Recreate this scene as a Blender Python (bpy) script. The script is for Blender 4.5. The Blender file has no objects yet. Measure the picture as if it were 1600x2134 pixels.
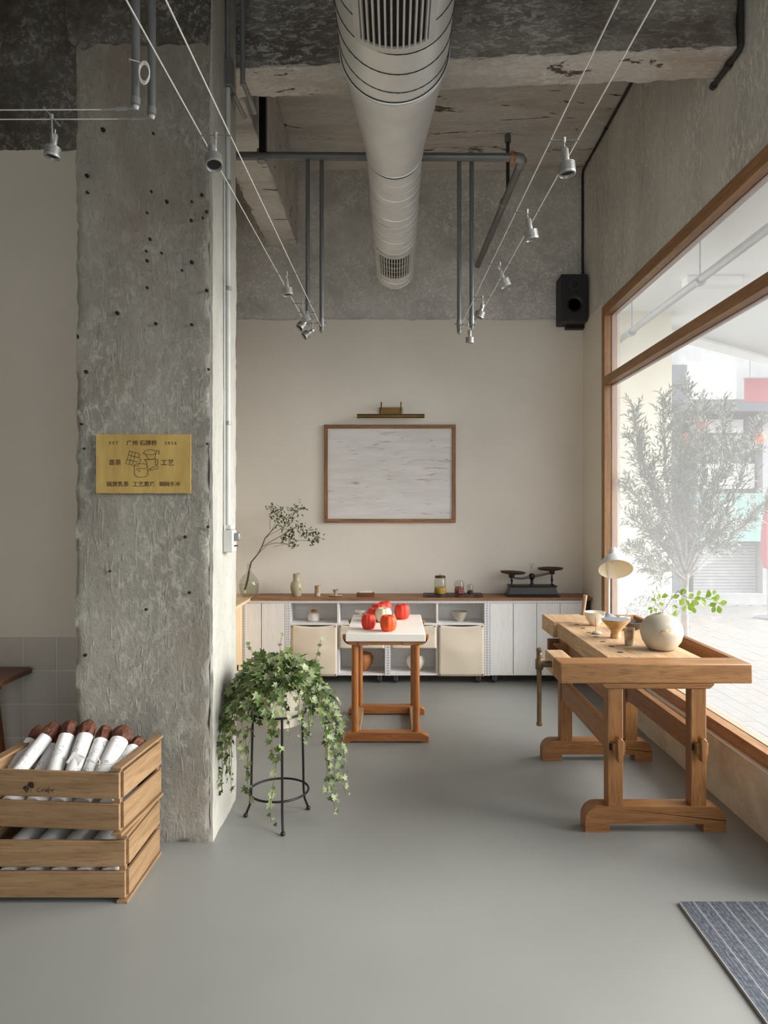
import bpy, bmesh, math, random
from mathutils import Vector, Matrix, noise as mnoise

# ---------------------------------------------------------------- camera, world, lights, exposure
scene = bpy.context.scene
COL = scene.collection
EYE = 1.6                     # camera height in metres
FPX = 1423.0                  # focal length in pixels of the 1600x2134 frame (24 mm on a 36 mm tall sensor)

cam_d = bpy.data.cameras.new('camera')
cam = bpy.data.objects.new('camera', cam_d)
COL.objects.link(cam)
cam.location = (0, 0, EYE)
cam.rotation_euler = (math.pi / 2, 0, 0)
cam_d.sensor_fit = 'VERTICAL'
cam_d.sensor_width = 27.0
cam_d.sensor_height = 36.0
cam_d.lens = 24.0
cam_d.shift_x = -22.0 / 2134.0
cam_d.shift_y = -1.0 / 2134.0
cam_d.clip_start = 0.05
cam_d.clip_end = 200
scene.camera = cam

world = bpy.data.worlds.new('sky')
scene.world = world
world.use_nodes = True
bg = world.node_tree.nodes['Background']
bg.inputs[0].default_value = (0.93, 0.96, 1.0, 1)
bg.inputs[1].default_value = 1.3

sun_d = bpy.data.lights.new('sun', 'SUN')
sun = bpy.data.objects.new('sun', sun_d)
COL.objects.link(sun)
sun_d.energy = 7.6
sun_d.color = (1.0, 0.985, 0.965)
sun_d.angle = math.radians(60)
sun_dir = Vector((-1.0, 0.06, -0.50)).normalized()   # broad low lamp standing in for the bright sky over the street
sun.rotation_euler = sun_dir.to_track_quat('-Z', 'Y').to_euler()

scene.view_settings.view_transform = 'Standard'
scene.view_settings.look = 'None'
scene.view_settings.gamma = 1.0
scene.view_settings.exposure = 0.82
scene.view_settings.use_curve_mapping = False
scene.cycles.max_bounces = 10
scene.cycles.diffuse_bounces = 6
scene.cycles.transparent_max_bounces = 16
scene.cycles.caustics_reflective = False
scene.cycles.caustics_refractive = False
scene.cycles.use_denoising = True
scene.cycles.sample_clamp_indirect = 6.0

rng = random.Random(7)

# ---------------------------------------------------------------- helpers
def at(px, py, Y):
    """a point of the room from a picture measurement and its real distance"""
    return Vector(((px - 822.0) * Y / FPX, Y, EYE - (py - 1066.0) * Y / FPX))

def tag(o, label=None, cat=None, group=None, kind=None):
    if label: o['label'] = label
    if cat: o['category'] = cat
    if group: o['group'] = group
    if kind: o['kind'] = kind
    return o

def thing(name, label, cat, loc=(0, 0, 0), rz=0.0, group=None):
    o = bpy.data.objects.new(name, None)
    COL.objects.link(o)
    o.location = loc
    o.rotation_euler = (0, 0, rz)
    o.empty_display_size = 0.05
    return tag(o, label, cat, group)

class MB:
    def __init__(s):
        s.v = []; s.f = []
    def add(s, vs, fs):
        n = len(s.v)
        s.v += [Vector(p) for p in vs]
        s.f += [tuple(i + n for i in f) for f in fs]
        return s
    def box(s, x0, x1, y0, y1, z0, z1, M=None):
        vs = [Vector(p) for p in ((x0,y0,z0),(x1,y0,z0),(x1,y1,z0),(x0,y1,z0),(x0,y0,z1),(x1,y0,z1),(x1,y1,z1),(x0,y1,z1))]
        if M: vs = [M @ p for p in vs]
        return s.add(vs, [(0,3,2,1),(4,5,6,7),(0,1,5,4),(1,2,6,5),(2,3,7,6),(3,0,4,7)])
    def prism(s, poly, axis, a, b):
        n = len(poly)
        def pt(p, t):
            return (t, p[0], p[1]) if axis == 'x' else (p[0], t, p[1]) if axis == 'y' else (p[0], p[1], t)
        vs = [pt(p, a) for p in poly] + [pt(p, b) for p in poly]
        fs = [tuple(range(n))[::-1], tuple(range(n, 2 * n))] + [(i, (i + 1) % n, n + (i + 1) % n, n + i) for i in range(n)]
        return s.add(vs, fs)
    def tube(s, pts, r, n=8, caps=True, closed=False):
        pts = [Vector(p) for p in pts]
        m = len(pts)
        rs = r if isinstance(r, (list, tuple)) else [r] * m
        rings = []
        up = None
        for i, p in enumerate(pts):
            if closed:
                t = (pts[(i + 1) % m] - pts[i - 1])
            else:
                t = pts[min(i + 1, m - 1)] - pts[max(i - 1, 0)]
            t.normalize()
            if up is None:
                a = Vector((0, 0, 1)) if abs(t.z) < 0.9 else Vector((1, 0, 0))
                up = (a - t * a.dot(t)).normalized()
            else:
                up = up - t * up.dot(t)
                up = up.normalized() if up.length > 1e-6 else t.orthogonal().normalized()
            w = t.cross(up)
            rings.append([p + (up * math.cos(2 * math.pi * k / n) + w * math.sin(2 * math.pi * k / n)) * rs[i] for k in range(n)])
        vs = [q for ring in rings for q in ring]
        fs = []
        for i in range(m if closed else m - 1):
            j = (i + 1) % m
            for k in range(n):
                fs.append((i * n + k, i * n + (k + 1) % n, j * n + (k + 1) % n, j * n + k))
        if caps and not closed:
            fs.append(tuple(range(n))[::-1]); fs.append(tuple((m - 1) * n + k for k in range(n)))
        return s.add(vs, fs)
    def lathe(s, prof, n=24, M=None, rib=None):
        """prof: (radius, height) from bottom to top; rib(theta, t) scales the radius"""
        vs = []; idx = []
        m = len(prof)
        for i, (r, z) in enumerate(prof):
            if r < 1e-6:
                idx.append([len(vs)]); vs.append(Vector((0, 0, z)))
            else:
                row = []
                for k in range(n):
                    th = 2 * math.pi * k / n
                    q = rib(th, i / (m - 1)) if rib else 1.0
                    row.append(len(vs)); vs.append(Vector((r * q * math.cos(th), r * q * math.sin(th), z)))
                idx.append(row)
        fs = []
        for a, b in zip(idx, idx[1:]):
            if len(a) == 1 and len(b) == 1: continue
            for k in range(n):
                k2 = (k + 1) % n
                if len(a) == 1: fs.append((a[0], b[k2], b[k]))
                elif len(b) == 1: fs.append((a[k], a[k2], b[0]))
                else: fs.append((a[k], a[k2], b[k2], b[k]))
        if len(idx[0]) > 1 : fs.append(tuple(idx[0])[::-1])
        if len(idx[-1]) > 1 : fs.append(tuple(idx[-1]))
        if M: vs = [M @ p for p in vs]
        return s.add(vs, fs)
    def disp(s, fn):
        s.v = [fn(p) for p in s.v]
        return s
    def build(s, name, mat, parent=None, loc=(0, 0, 0), rot=None, bevel=0.0, seg=2, smooth=0.7, normals=True, kind=None):
        me = bpy.data.meshes.new(name)
        me.from_pydata([tuple(p) for p in s.v], [], s.f)
        if normals:
            bm = bmesh.new(); bm.from_mesh(me)
            bmesh.ops.recalc_face_normals(bm, faces=bm.faces)
            bm.to_mesh(me); bm.free()
        if smooth:
            me.shade_smooth()
            me.set_sharp_from_angle(angle=smooth)
        if mat: me.materials.append(mat)
        o = bpy.data.objects.new(name, me)
        COL.objects.link(o)
        o.location = loc
        if rot: o.rotation_euler = rot
        if parent: o.parent = parent
        if bevel:
            b = o.modifiers.new('bevel', 'BEVEL')
            b.width = bevel; b.segments = seg; b.limit_method = 'ANGLE'; b.angle_limit = 0.7
        if kind: o['kind'] = kind
        return o

def struct(o):
    o['kind'] = 'structure'
    return o

def copy_tree(o, parent=None):
    c = o.copy(); COL.objects.link(c); c.parent = parent
    for ch in list(o.children): copy_tree(ch, c)
    return c

def rough_box(x0, x1, y0, y1, z0, z1, step, amp, seed, chip=0.0, freq=3.0, fix=None):
    """a block of concrete: gridded box whose skin wanders and whose long edges are chipped"""
    mb = MB()
    key = {}
    off = Vector((seed * 13.7, seed * 5.3, seed * 9.1))
    nx = max(1, round((x1 - x0) / step)); ny = max(1, round((y1 - y0) / step)); nz = max(1, round((z1 - z0) / step))
    C = Vector(((x0 + x1) / 2, (y0 + y1) / 2, (z0 + z1) / 2))
    def vert(i, j, k):
        t = (i, j, k)
        if t in key: return key[t]
        p = Vector((x0 + (x1 - x0) * i / nx, y0 + (y1 - y0) * j / ny, z0 + (z1 - z0) * k / nz))
        q = p.copy()
        d = mnoise.noise_vector(p * freq + off) * amp + mnoise.noise_vector(p * freq * 4.3 + off) * amp * 0.4 + mnoise.noise_vector(p * 19 + off) * amp * 0.25
        q += d
        if chip:
            ex, ey, ez = i in (0, nx), j in (0, ny), k in (0, nz)
            if ex + ey + ez >= 2:
                a = abs(mnoise.noise(p * 7 + off)) + 0.8 * abs(mnoise.noise(p * 23 + off))
                dirn = Vector(((C.x - p.x) * ex, (C.y - p.y) * ey, (C.z - p.z) * ez))
                dirn = Vector((math.copysign(1, dirn.x) * ex, math.copysign(1, dirn.y) * ey, math.copysign(1, dirn.z) * ez))
                q += dirn * chip * a
        if fix: q = fix(p, q)
        key[t] = len(mb.v); mb.v.append(q)
        return key[t]
    for a, na, b, nb, fx in (('x', nx, 'y', ny, 'z'), ('x', nx, 'z', nz, 'y'), ('y', ny, 'z', nz, 'x')):
        for side in (0, {'x': nx, 'y': ny, 'z': nz}[fx]):
            for i in range(na):
                for j in range(nb):
                    q = []
                    for di, dj in ((0, 0), (1, 0), (1, 1), (0, 1)):
                        d = {a: i + di, b: j + dj, fx: side}
                        q.append(vert(d['x'], d['y'], d['z']))
                    mb.f.append(tuple(q))
    return mb

def text(body, size, mat, name, parent, M, depth=0.0004, align='CENTER', width=None):
    """flat lettering: a text outline turned into a mesh, fitted to a width if one is given"""
    cu = bpy.data.curves.new(name, 'FONT')
    cu.body = body; cu.size = size; cu.extrude = depth; cu.resolution_u = 2
    cu.offset = size * 0.004; cu.align_x = align; cu.align_y = 'CENTER'
    tmp = bpy.data.objects.new(name, cu)
    COL.objects.link(tmp)
    dg = bpy.context.evaluated_depsgraph_get()
    me = bpy.data.meshes.new_from_object(tmp.evaluated_get(dg))
    bpy.data.objects.remove(tmp)
    xs = [v.co.x for v in me.vertices]; ys = [v.co.y for v in me.vertices]
    if xs and width:
        k = width / (max(xs) - min(xs))
        cx = (max(xs) + min(xs)) / 2; cy = (max(ys) + min(ys)) / 2
        for v in me.vertices: v.co = ((v.co.x - cx) * k, (v.co.y - cy) * k, v.co.z)
    me.materials.clear(); me.materials.append(mat)
    o = bpy.data.objects.new(name, me)
    COL.objects.link(o)
    o.parent = parent
    o.matrix_local = M
    return o

FACE_CAM = Matrix.Rotation(math.pi / 2, 4, 'X')     # a flat drawing stood upright, facing -Y

# ---------------------------------------------------------------- materials
def srgb(r, g, b):
    f = lambda c: (c / 255 / 12.92) if c / 255 <= 0.04045 else ((c / 255 + 0.055) / 1.055) ** 2.4
    return (f(r), f(g), f(b), 1.0)

class NT:
    def __init__(s, name):
        s.m = bpy.data.materials.new(name); s.m.use_nodes = True
        s.t = s.m.node_tree; s.n = s.t.nodes; s.l = s.t.links
        s.b = s.n['Principled BSDF']; s.out = s.n['Material Output']
        s._co = None
    def new(s, typ, **kw):
        nd = s.n.new(typ)
        for k, v in kw.items(): setattr(nd, k, v)
        return nd
    def put(s, sock, val):
        if isinstance(val, bpy.types.NodeSocket): s.l.new(val, sock)
        else: sock.default_value = val
    def co(s, scale=(1, 1, 1)):
        if s._co is None: s._co = s.new('ShaderNodeTexCoord').outputs['Object']
        mp = s.new('ShaderNodeMapping')
        s.l.new(s._co, mp.inputs[0]); mp.inputs['Scale'].default_value = scale
        return mp.outputs[0]
    def noise(s, scale, detail=4, rough=0.55, vec=None, dist=0.0):
        nd = s.new('ShaderNodeTexNoise')
        s.put(nd.inputs['Vector'], vec if vec is not None else s.co())
        nd.inputs['Scale'].default_value = scale; nd.inputs['Detail'].default_value = detail
        nd.inputs['Roughness'].default_value = rough; nd.inputs['Distortion'].default_value = dist
        return nd.outputs[0]
    def voro(s, scale, vec=None, feature='F1', rand=1.0):
        nd = s.new('ShaderNodeTexVoronoi'); nd.feature = feature
        s.put(nd.inputs['Vector'], vec if vec is not None else s.co())
        nd.inputs['Scale'].default_value = scale; nd.inputs['Randomness'].default_value = rand
        return nd.outputs[0]
    def ramp(s, fac, stops):
        nd = s.new('ShaderNodeValToRGB')
        s.put(nd.inputs[0], fac)
        e = nd.color_ramp.elements
        e[0].position, e[0].color = stops[0][0], s.c(stops[0][1])
        e[1].position, e[1].color = stops[-1][0], s.c(stops[-1][1])
        for p, c in stops[1:-1]:
            q = e.new(p); q.color = s.c(c)
        return nd.outputs[0]
    def c(s, v):
        return (v, v, v, 1) if isinstance(v, (int, float)) else v
    def mix(s, a, b, fac, mode='MIX'):
        nd = s.new('ShaderNodeMix'); nd.data_type = 'RGBA'; nd.blend_type = mode
        s.put(nd.inputs[0], fac); s.put(nd.inputs[6], a); s.put(nd.inputs[7], b)
        return nd.outputs[2]
    def math(s, op, a, b=0.0):
        nd = s.new('ShaderNodeMath', operation=op)
        s.put(nd.inputs[0], a); s.put(nd.inputs[1], b)
        return nd.outputs[0]
    def bump(s, h, strength=0.3, dist=0.01):
        nd = s.new('ShaderNodeBump')
        nd.inputs['Strength'].default_value = strength; nd.inputs['Distance'].default_value = dist
        s.put(nd.inputs['Height'], h)
        s.l.new(nd.outputs[0], s.b.inputs['Normal'])
        return s
    def set(s, color=None, rough=None, metal=None, **kw):
        if color is not None: s.put(s.b.inputs['Base Color'], color)
        if rough is not None: s.put(s.b.inputs['Roughness'], rough)
        if metal is not None: s.put(s.b.inputs['Metallic'], metal)
        for k, v in kw.items(): s.put(s.b.inputs[k.replace('_', ' ')], v)
        return s

def plain(name, col, rough=0.5, metal=0.0, var=0.08, scale=6, bump=0.0, bscale=40, **kw):
    t = NT(name)
    dark = tuple(c * (1 - var * 1.6) for c in col[:3]) + (1,)
    lite = tuple(min(1, c * (1 + var)) for c in col[:3]) + (1,)
    t.set(t.ramp(t.noise(scale, 5), [(0.3, dark), (0.7, lite)]), rough, metal, **kw)
    if bump: t.bump(t.noise(bscale, 5), bump, 0.004)
    return t.m

def concrete(name, dark, mid, lite, fleck=None, brown=None, streak=(1, 1, 1), bump=0.6, holes=False, s=1.0, peel=None):
    t = NT(name)
    v = t.co(streak)
    big = t.noise(1.3 * s, 6, 0.62, v)
    col = t.ramp(big, [(0.32, dark), (0.5, mid), (0.68, lite)])
    med = t.noise(7 * s, 8, 0.7, v, 0.6)
    col = t.mix(col, lite, t.ramp(med, [(0.52, 0.0), (0.72, 0.75)]))
    if fleck:
        fl = t.noise(26 * s, 8, 0.75, v, 0.8)
        msk = t.math('MULTIPLY', t.ramp(fl, [(0.50, 0.0), (0.58, 1.0)]), t.ramp(t.noise(2.6 * s, 3), [(0.36, 0.12), (0.60, 0.9)]))
        col = t.mix(col, fleck, msk)
    if brown:
        col = t.mix(col, brown, t.ramp(t.noise(1.9 * s, 7, 0.65, v, 0.4), [(0.5, 0.0), (0.68, 0.7)]))
    fine = t.noise(60 * s, 6, 0.7, v)
    col = t.mix(col, (0.0, 0.0, 0.0, 1), t.ramp(fine, [(0.30, 0.3), (0.45, 0.0)]))
    h = t.mix(med, fine, 0.35)
    if peel:
        pm_ = t.noise(4.2, 8, 0.68, v, 1.1)
        pk = t.ramp(pm_, [(0.615, 0.0), (0.635, 1.0)])
        rim = t.ramp(pm_, [(0.585, 0.0), (0.61, 0.8), (0.63, 0.0)])
        col = t.mix(col, srgb(222, 218, 208), rim)
        col = t.mix(col, peel, pk)
        h = t.mix(h, (0, 0, 0, 1), pk)
    if holes:
        d = t.voro(5.2, t.co((1, 1, 1)))
        spot = t.ramp(d, [(0.045, 1.0), (0.065, 0.0)])
        keep = t.ramp(t.noise(1.7, 2), [(0.5, 0.0), (0.53, 1.0)])
        k = t.math('MULTIPLY', spot, keep)
        col = t.mix(col, (0.012, 0.01, 0.008, 1), k)
        gouge = t.noise(9, 3, 0.5, t.co((3.2, 3.2, 0.55)), 1.2)
        g = t.ramp(gouge, [(0.60, 0.0), (0.66, 1.0)])
        col = t.mix(col, lite, t.math('MULTIPLY', g, 0.3))
        h = t.mix(h, (0, 0, 0, 1), k)
        h = t.mix(h, (1, 1, 1, 1), t.math('MULTIPLY', g, 0.35))
    t.set(col, 0.9).bump(h, bump, 0.03)
    return t.m

WOODS = {}
def wood(kind, axis):
    key = (kind, axis)
    if key in WOODS: return WOODS[key]
    dark, lite, pore, rough, fx = WOOD_DEF[kind]
    t = NT('wood_%s_%s' % key)
    st = {'x': (0.35, 5.5, 5.5), 'y': (5.5, 0.35, 5.5), 'z': (5.5, 5.5, 0.35)}[axis]
    v = t.co(st)
    a = t.noise(4.5 * fx, 5, 0.6, v, 1.0)
    b = t.noise(30 * fx, 4, 0.6, v, 0.2)
    col = t.ramp(a, [(0.3, dark), (0.62, lite)])
    col = t.mix(col, pore, t.math('MULTIPLY', t.ramp(b, [(0.36, 1.0), (0.5, 0.0)]), 0.55))
    col = t.mix(col, dark, t.ramp(t.noise(1.6, 4), [(0.5, 0.0), (0.75, 0.45)]))
    t.set(col, rough).bump(b, 0.18, 0.003)
    WOODS[key] = t.m
    return t.m

WOOD_DEF = {
    'bench': (srgb(120, 78, 38), srgb(150, 104, 56), srgb(90, 54, 24), 0.5, 1.0),
    'benchtop': (srgb(130, 88, 46), srgb(162, 117, 70), srgb(92, 60, 30), 0.5, 1.0),
    'bench_pale': (srgb(172, 138, 100), srgb(200, 168, 130), srgb(136, 102, 68), 0.55, 1.0),  # paler tone for the upper parts of the bench
    'table': (srgb(136, 80, 36), srgb(172, 110, 54), srgb(98, 52, 22), 0.38, 1.0),
    'counter': (srgb(122, 82, 50), srgb(160, 114, 74), srgb(86, 54, 30), 0.45, 1.0),
    'window': (srgb(136, 98, 62), srgb(166, 124, 82), srgb(108, 74, 46), 0.45, 1.0),
    'pine': (srgb(122, 95, 64), srgb(148, 119, 86), srgb(102, 76, 48), 0.55, 0.8),
    'ply': (srgb(206, 176, 134), srgb(224, 198, 160), srgb(190, 156, 112), 0.5, 0.7),
    'frame': (srgb(110, 74, 46), srgb(158, 116, 76), srgb(74, 46, 28), 0.5, 1.4),
    'darkwood': (srgb(92, 50, 28), srgb(126, 74, 42), srgb(60, 32, 18), 0.42, 1.0),
    'white': (srgb(226, 224, 221), srgb(234, 232, 229), srgb(214, 211, 208), 0.55, 0.8),
    'brush': (srgb(150, 120, 90), srgb(180, 150, 120), srgb(110, 84, 60), 0.6, 1.0),
}

M = {}
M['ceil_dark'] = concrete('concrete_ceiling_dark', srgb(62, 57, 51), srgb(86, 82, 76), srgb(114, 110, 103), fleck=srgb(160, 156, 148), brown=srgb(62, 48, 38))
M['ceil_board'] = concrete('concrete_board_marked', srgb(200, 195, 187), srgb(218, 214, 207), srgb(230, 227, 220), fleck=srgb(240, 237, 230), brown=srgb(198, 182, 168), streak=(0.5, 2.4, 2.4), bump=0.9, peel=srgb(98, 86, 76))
M['beam'] = concrete('concrete_beam', srgb(92, 85, 77), srgb(128, 122, 113), srgb(164, 158, 148), fleck=srgb(200, 196, 186), brown=srgb(88, 70, 56), streak=(0.6, 1.6, 1.6), bump=0.8)
M['beam_lit'] = concrete('concrete_beam_lit_soffit', srgb(190, 184, 175), srgb(210, 205, 197), srgb(224, 220, 213), fleck=srgb(236, 232, 226), brown=srgb(186, 168, 152), streak=(0.6, 1.4, 1.4), bump=0.8, peel=srgb(92, 82, 72))
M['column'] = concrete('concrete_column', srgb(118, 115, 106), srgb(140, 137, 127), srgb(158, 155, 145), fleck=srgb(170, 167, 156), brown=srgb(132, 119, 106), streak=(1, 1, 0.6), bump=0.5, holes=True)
M['column_pale'] = concrete('concrete_column_lit_side', srgb(164, 162, 152), srgb(182, 180, 170), srgb(196, 194, 185), streak=(1, 1, 0.4), bump=0.6)
M['wall_conc'] = concrete('concrete_skim', srgb(182, 180, 175), srgb(205, 203, 198), srgb(222, 220, 215), fleck=srgb(242, 240, 234), streak=(1, 1, 1), bump=0.45, s=1.3)
M['wall_conc_v'] = concrete('concrete_skim_trowelled', srgb(178, 176, 170), srgb(196, 194, 188), srgb(212, 210, 203), fleck=srgb(238, 235, 222), streak=(1.6, 1.6, 0.5), bump=0.45, s=1.2)
M['curb'] = concrete('concrete_curb', srgb(176, 166, 148), srgb(196, 187, 170), srgb(212, 205, 190), brown=srgb(168, 150, 128), bump=0.4, s=1.6)
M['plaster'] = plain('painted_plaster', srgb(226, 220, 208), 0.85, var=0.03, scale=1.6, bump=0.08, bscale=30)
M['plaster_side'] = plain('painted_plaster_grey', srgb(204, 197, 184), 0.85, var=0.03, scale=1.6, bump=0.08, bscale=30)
M['tile'] = plain('glazed_tile', srgb(178, 172, 162), 0.22, var=0.03, scale=3)
M['grout'] = plain('grout', srgb(232, 229, 222), 0.85, var=0.03)

t = NT('epoxy_floor')
cl = t.noise(0.9, 5, 0.5)
t.set(t.ramp(cl, [(0.3, srgb(124, 125, 121)), (0.7, srgb(132, 133, 129))]), t.ramp(t.noise(2.2, 4), [(0.3, 0.36), (0.7, 0.46)]))
t.bump(t.noise(3.0, 3), 0.03, 0.01)
M['floor'] = t.m

def galv(name, base, rough):
    t = NT(name)
    a = t.noise(5, 6, 0.6, None, 0.5)
    t.set(t.ramp(a, [(0.3, tuple(c * 0.86 for c in base[:3]) + (1,)), (0.7, base)]), t.ramp(t.noise(3, 4), [(0.3, rough - 0.06), (0.7, rough + 0.1)]), 0.45)
    return t.m
M['galv'] = galv('galvanised_steel', srgb(232, 232, 229), 0.36)
M['galv_dark'] = plain('seam_dark_steel', srgb(52, 52, 50), 0.5, 0.6)
M['pipe'] = plain('painted_pipe_grey', srgb(118, 119, 118), 0.45, 0.4, var=0.1, scale=9)
M['pipe_mid'] = plain('conduit_grey', srgb(140, 141, 139), 0.4, 0.45, var=0.08, scale=9)
M['pipe_dark'] = plain('conduit_dark', srgb(56, 55, 53), 0.5, 0.3)
M['pipe_white'] = plain('conduit_pale', srgb(196, 197, 190), 0.5, 0.0)
M['alu'] = plain('brushed_aluminium', srgb(168, 167, 163), 0.45, 0.6, var=0.05)
M['alu_dark'] = plain('lamp_bore', srgb(38, 36, 34), 0.6)
M['cable'] = plain('cable_white', srgb(222, 219, 212), 0.5)
M['black'] = plain('hole_shade_black', srgb(20, 19, 18), 0.8)  # flat black for the shade inside holes and slots
M['grille'] = plain('grille_enamel', srgb(204, 203, 197), 0.45, 0.1)
M['iron'] = plain('black_iron', srgb(34, 32, 31), 0.45, 0.5)
M['speaker'] = plain('speaker_black', srgb(34, 34, 35), 0.55)
M['cone'] = plain('speaker_cone', srgb(18, 18, 19), 0.5)
M['brass'] = plain('aged_brass', srgb(120, 92, 52), 0.36, 0.75, var=0.15)
t = NT('plaque_brass')
v = t.co((3, 1, 0.8))
c = t.ramp(t.noise(4, 6, 0.6, v), [(0.3, srgb(166, 138, 74)), (0.7, srgb(196, 168, 100))])
t.set(c, 0.45, 0.2).bump(t.noise(50, 4, 0.6, t.co((6, 1, 1))), 0.1, 0.002)
M['plaque'] = t.m
M['ink'] = plain('engraved_ink', srgb(58, 36, 26), 0.7)
M['logo_ink'] = plain('branded_ink', srgb(34, 20, 10), 0.8)
M['thread'] = plain('cotton_thread', srgb(226, 222, 212), 0.9)
M['paper'] = plain('wrapping_paper', srgb(226, 225, 223), 0.75, var=0.03, scale=9, bump=0.25, bscale=14)
M['print'] = plain('grey_print', srgb(150, 150, 150), 0.8)
t = NT('dark_crust')
c = t.ramp(t.noise(22, 6, 0.6, None, 1.0), [(0.3, srgb(48, 24, 14)), (0.65, srgb(112, 62, 36))])
t.set(c, 0.55).bump(t.noise(26, 6, 0.6, None, 1.5), 0.7, 0.02)
M['crust'] = t.m
M['canvas_cloth'] = plain('natural_canvas', srgb(222, 209, 188), 0.9, var=0.03, scale=3, bump=0.15, bscale=300)
M['stud'] = plain('brass_stud', srgb(70, 54, 38), 0.4, 0.6)
M['rubber'] = plain('caster_rubber', srgb(52, 52, 54), 0.6)
M['chrome'] = plain('caster_steel', srgb(160, 160, 160), 0.3, 0.8)
t = NT('perforated_steel_white')
d = t.voro(46, t.co((1, 1, 0.9)), rand=0.0)
t.set(t.mix(srgb(222, 222, 222), srgb(120, 122, 128), t.ramp(d, [(0.20, 1.0), (0.26, 0.0)])), 0.45)
M['perf'] = t.m
M['slab'] = plain('limed_slab', srgb(236, 231, 220), 0.5, var=0.03, scale=4, bump=0.06)
M['red'] = plain('pumpkin_red', srgb(214, 58, 36), 0.6, var=0.14, scale=16, bump=0.35, bscale=30)
M['orange'] = plain('pumpkin_orange', srgb(232, 82, 24), 0.55, var=0.16, scale=14, bump=0.35, bscale=30)
M['cream'] = plain('pumpkin_cream', srgb(222, 208, 178), 0.6, var=0.08, scale=16, bump=0.3, bscale=30)
M['moon'] = plain('moon_vase_glaze', srgb(188, 180, 163), 0.28, var=0.12, scale=7, bump=0.25, bscale=12)
M['ceramic'] = plain('white_ceramic', srgb(228, 222, 208), 0.35, var=0.04)
def speck(name, base, spot, sc, rough=0.4, th=0.05):
    t = NT(name)
    d = t.voro(sc)
    c = t.ramp(t.noise(14, 5), [(0.3, tuple(x * 0.82 for x in base[:3]) + (1,)), (0.7, base)])
    t.set(t.mix(c, spot, t.ramp(d, [(th, 1.0), (th + 0.06, 0.0)])), rough)
    return t.m
M['celadon'] = speck('celadon_glaze', srgb(176, 168, 140), srgb(60, 46, 34), 28, 0.35, 0.10)
M['speckwhite'] = speck('speckled_white_glaze', srgb(226, 222, 214), srgb(70, 60, 52), 30, 0.35, 0.08)
t = NT('ash_glaze')
c = t.ramp(t.noise(16, 6, 0.65), [(0.3, srgb(120, 88, 60)), (0.5, srgb(186, 164, 128)), (0.7, srgb(214, 206, 190))])
t.set(c, 0.5).bump(t.noise(40, 5), 0.3, 0.004)
M['ash'] = t.m
t = NT('dripper_glaze')
c = t.ramp(t.noise(9, 6, 0.65), [(0.35, srgb(150, 108, 60)), (0.55, srgb(204, 170, 122)), (0.72, srgb(200, 192, 180))])
t.set(c, 0.5).bump(t.noise(40, 5), 0.25, 0.004)
M['dripper'] = t.m
M['slate'] = plain('blue_grey_glaze', srgb(126, 134, 142), 0.4, var=0.15, scale=20)
M['lava'] = plain('rough_brown_clay', srgb(96, 84, 74), 0.8, var=0.2, scale=30, bump=0.8, bscale=50)
M['terracotta'] = plain('burnt_terracotta', srgb(176, 112, 66), 0.6, var=0.2, scale=12)
M['lamp_white'] = plain('lamp_enamel', srgb(212, 211, 208), 0.3, 0.0, var=0.02)
M['lamp_in'] = plain('lamp_inner_cream', srgb(244, 234, 206), 0.5, 0.0, var=0.02)
M['incense'] = plain('incense_stick', srgb(150, 78, 52), 0.8)
M['stone'] = plain('pebble', srgb(188, 182, 172), 0.7)
M['rustpipe'] = plain('worn_bronze_iron', srgb(110, 88, 62), 0.5, 0.45, var=0.25, scale=18)
t = NT('painted_board')
v = t.co((0.7, 1, 5.5))
c = t.ramp(t.noise(3.0, 7, 0.6, v, 0.4), [(0.34, srgb(212, 209, 205)), (0.55, srgb(221, 219, 216)), (0.7, srgb(227, 226, 223))])
msk = t.math('MULTIPLY', t.ramp(t.noise(5.5, 8, 0.7, v, 0.8), [(0.56, 0.0), (0.66, 1.0)]), t.ramp(t.noise(2.4, 3, 0.5, t.co((1, 1, 2))), [(0.42, 0.0), (0.56, 0.9)]))
c = t.mix(c, srgb(160, 130, 114), msk)
dk = t.math('MULTIPLY', t.ramp(t.noise(11, 8, 0.75, v, 0.5), [(0.62, 0.0), (0.68, 1.0)]), t.ramp(t.noise(3.1, 2), [(0.48, 0.0), (0.6, 0.7)]))
c = t.mix(c, srgb(128, 124, 124), dk)
t.set(c, 0.75).bump(t.noise(9, 6, 0.65, v), 0.3, 0.006)
M['painting'] = t.m

def leaf_mat(name, cols, rough=0.45, trans=0.25):
    t = NT(name)
    oi = t.new('ShaderNodeObjectInfo').outputs['Random']
    gi = t.new('ShaderNodeNewGeometry').outputs['Random Per Island']
    r = t.math('FRACT', t.math('ADD', oi, gi))
    c = t.ramp(r, [(i / (len(cols) - 1), c) for i, c in enumerate(cols)])
    t.set(c, rough)
    tr = t.new('ShaderNodeBsdfTranslucent'); t.l.new(c, tr.inputs[0])
    mx = t.new('ShaderNodeMixShader'); mx.inputs[0].default_value = trans
    t.l.new(t.b.outputs[0], mx.inputs[1]); t.l.new(tr.outputs[0], mx.inputs[2])
    t.l.new(mx.outputs[0], t.out.inputs[0])
    return t.m
M['ivy'] = leaf_mat('ivy_leaf', [srgb(44, 62, 30), srgb(70, 92, 44), srgb(98, 118, 60), srgb(132, 146, 92), srgb(154, 164, 122), srgb(74, 94, 42)])
M['vine'] = plain('vine_stem', srgb(96, 84, 50), 0.7)
M['sprig'] = leaf_mat('fresh_leaf', [srgb(120, 156, 48), srgb(150, 184, 70), srgb(172, 198, 98)], trans=0.45)
M['twig'] = plain('twig_bark', srgb(98, 74, 54), 0.8)
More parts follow.
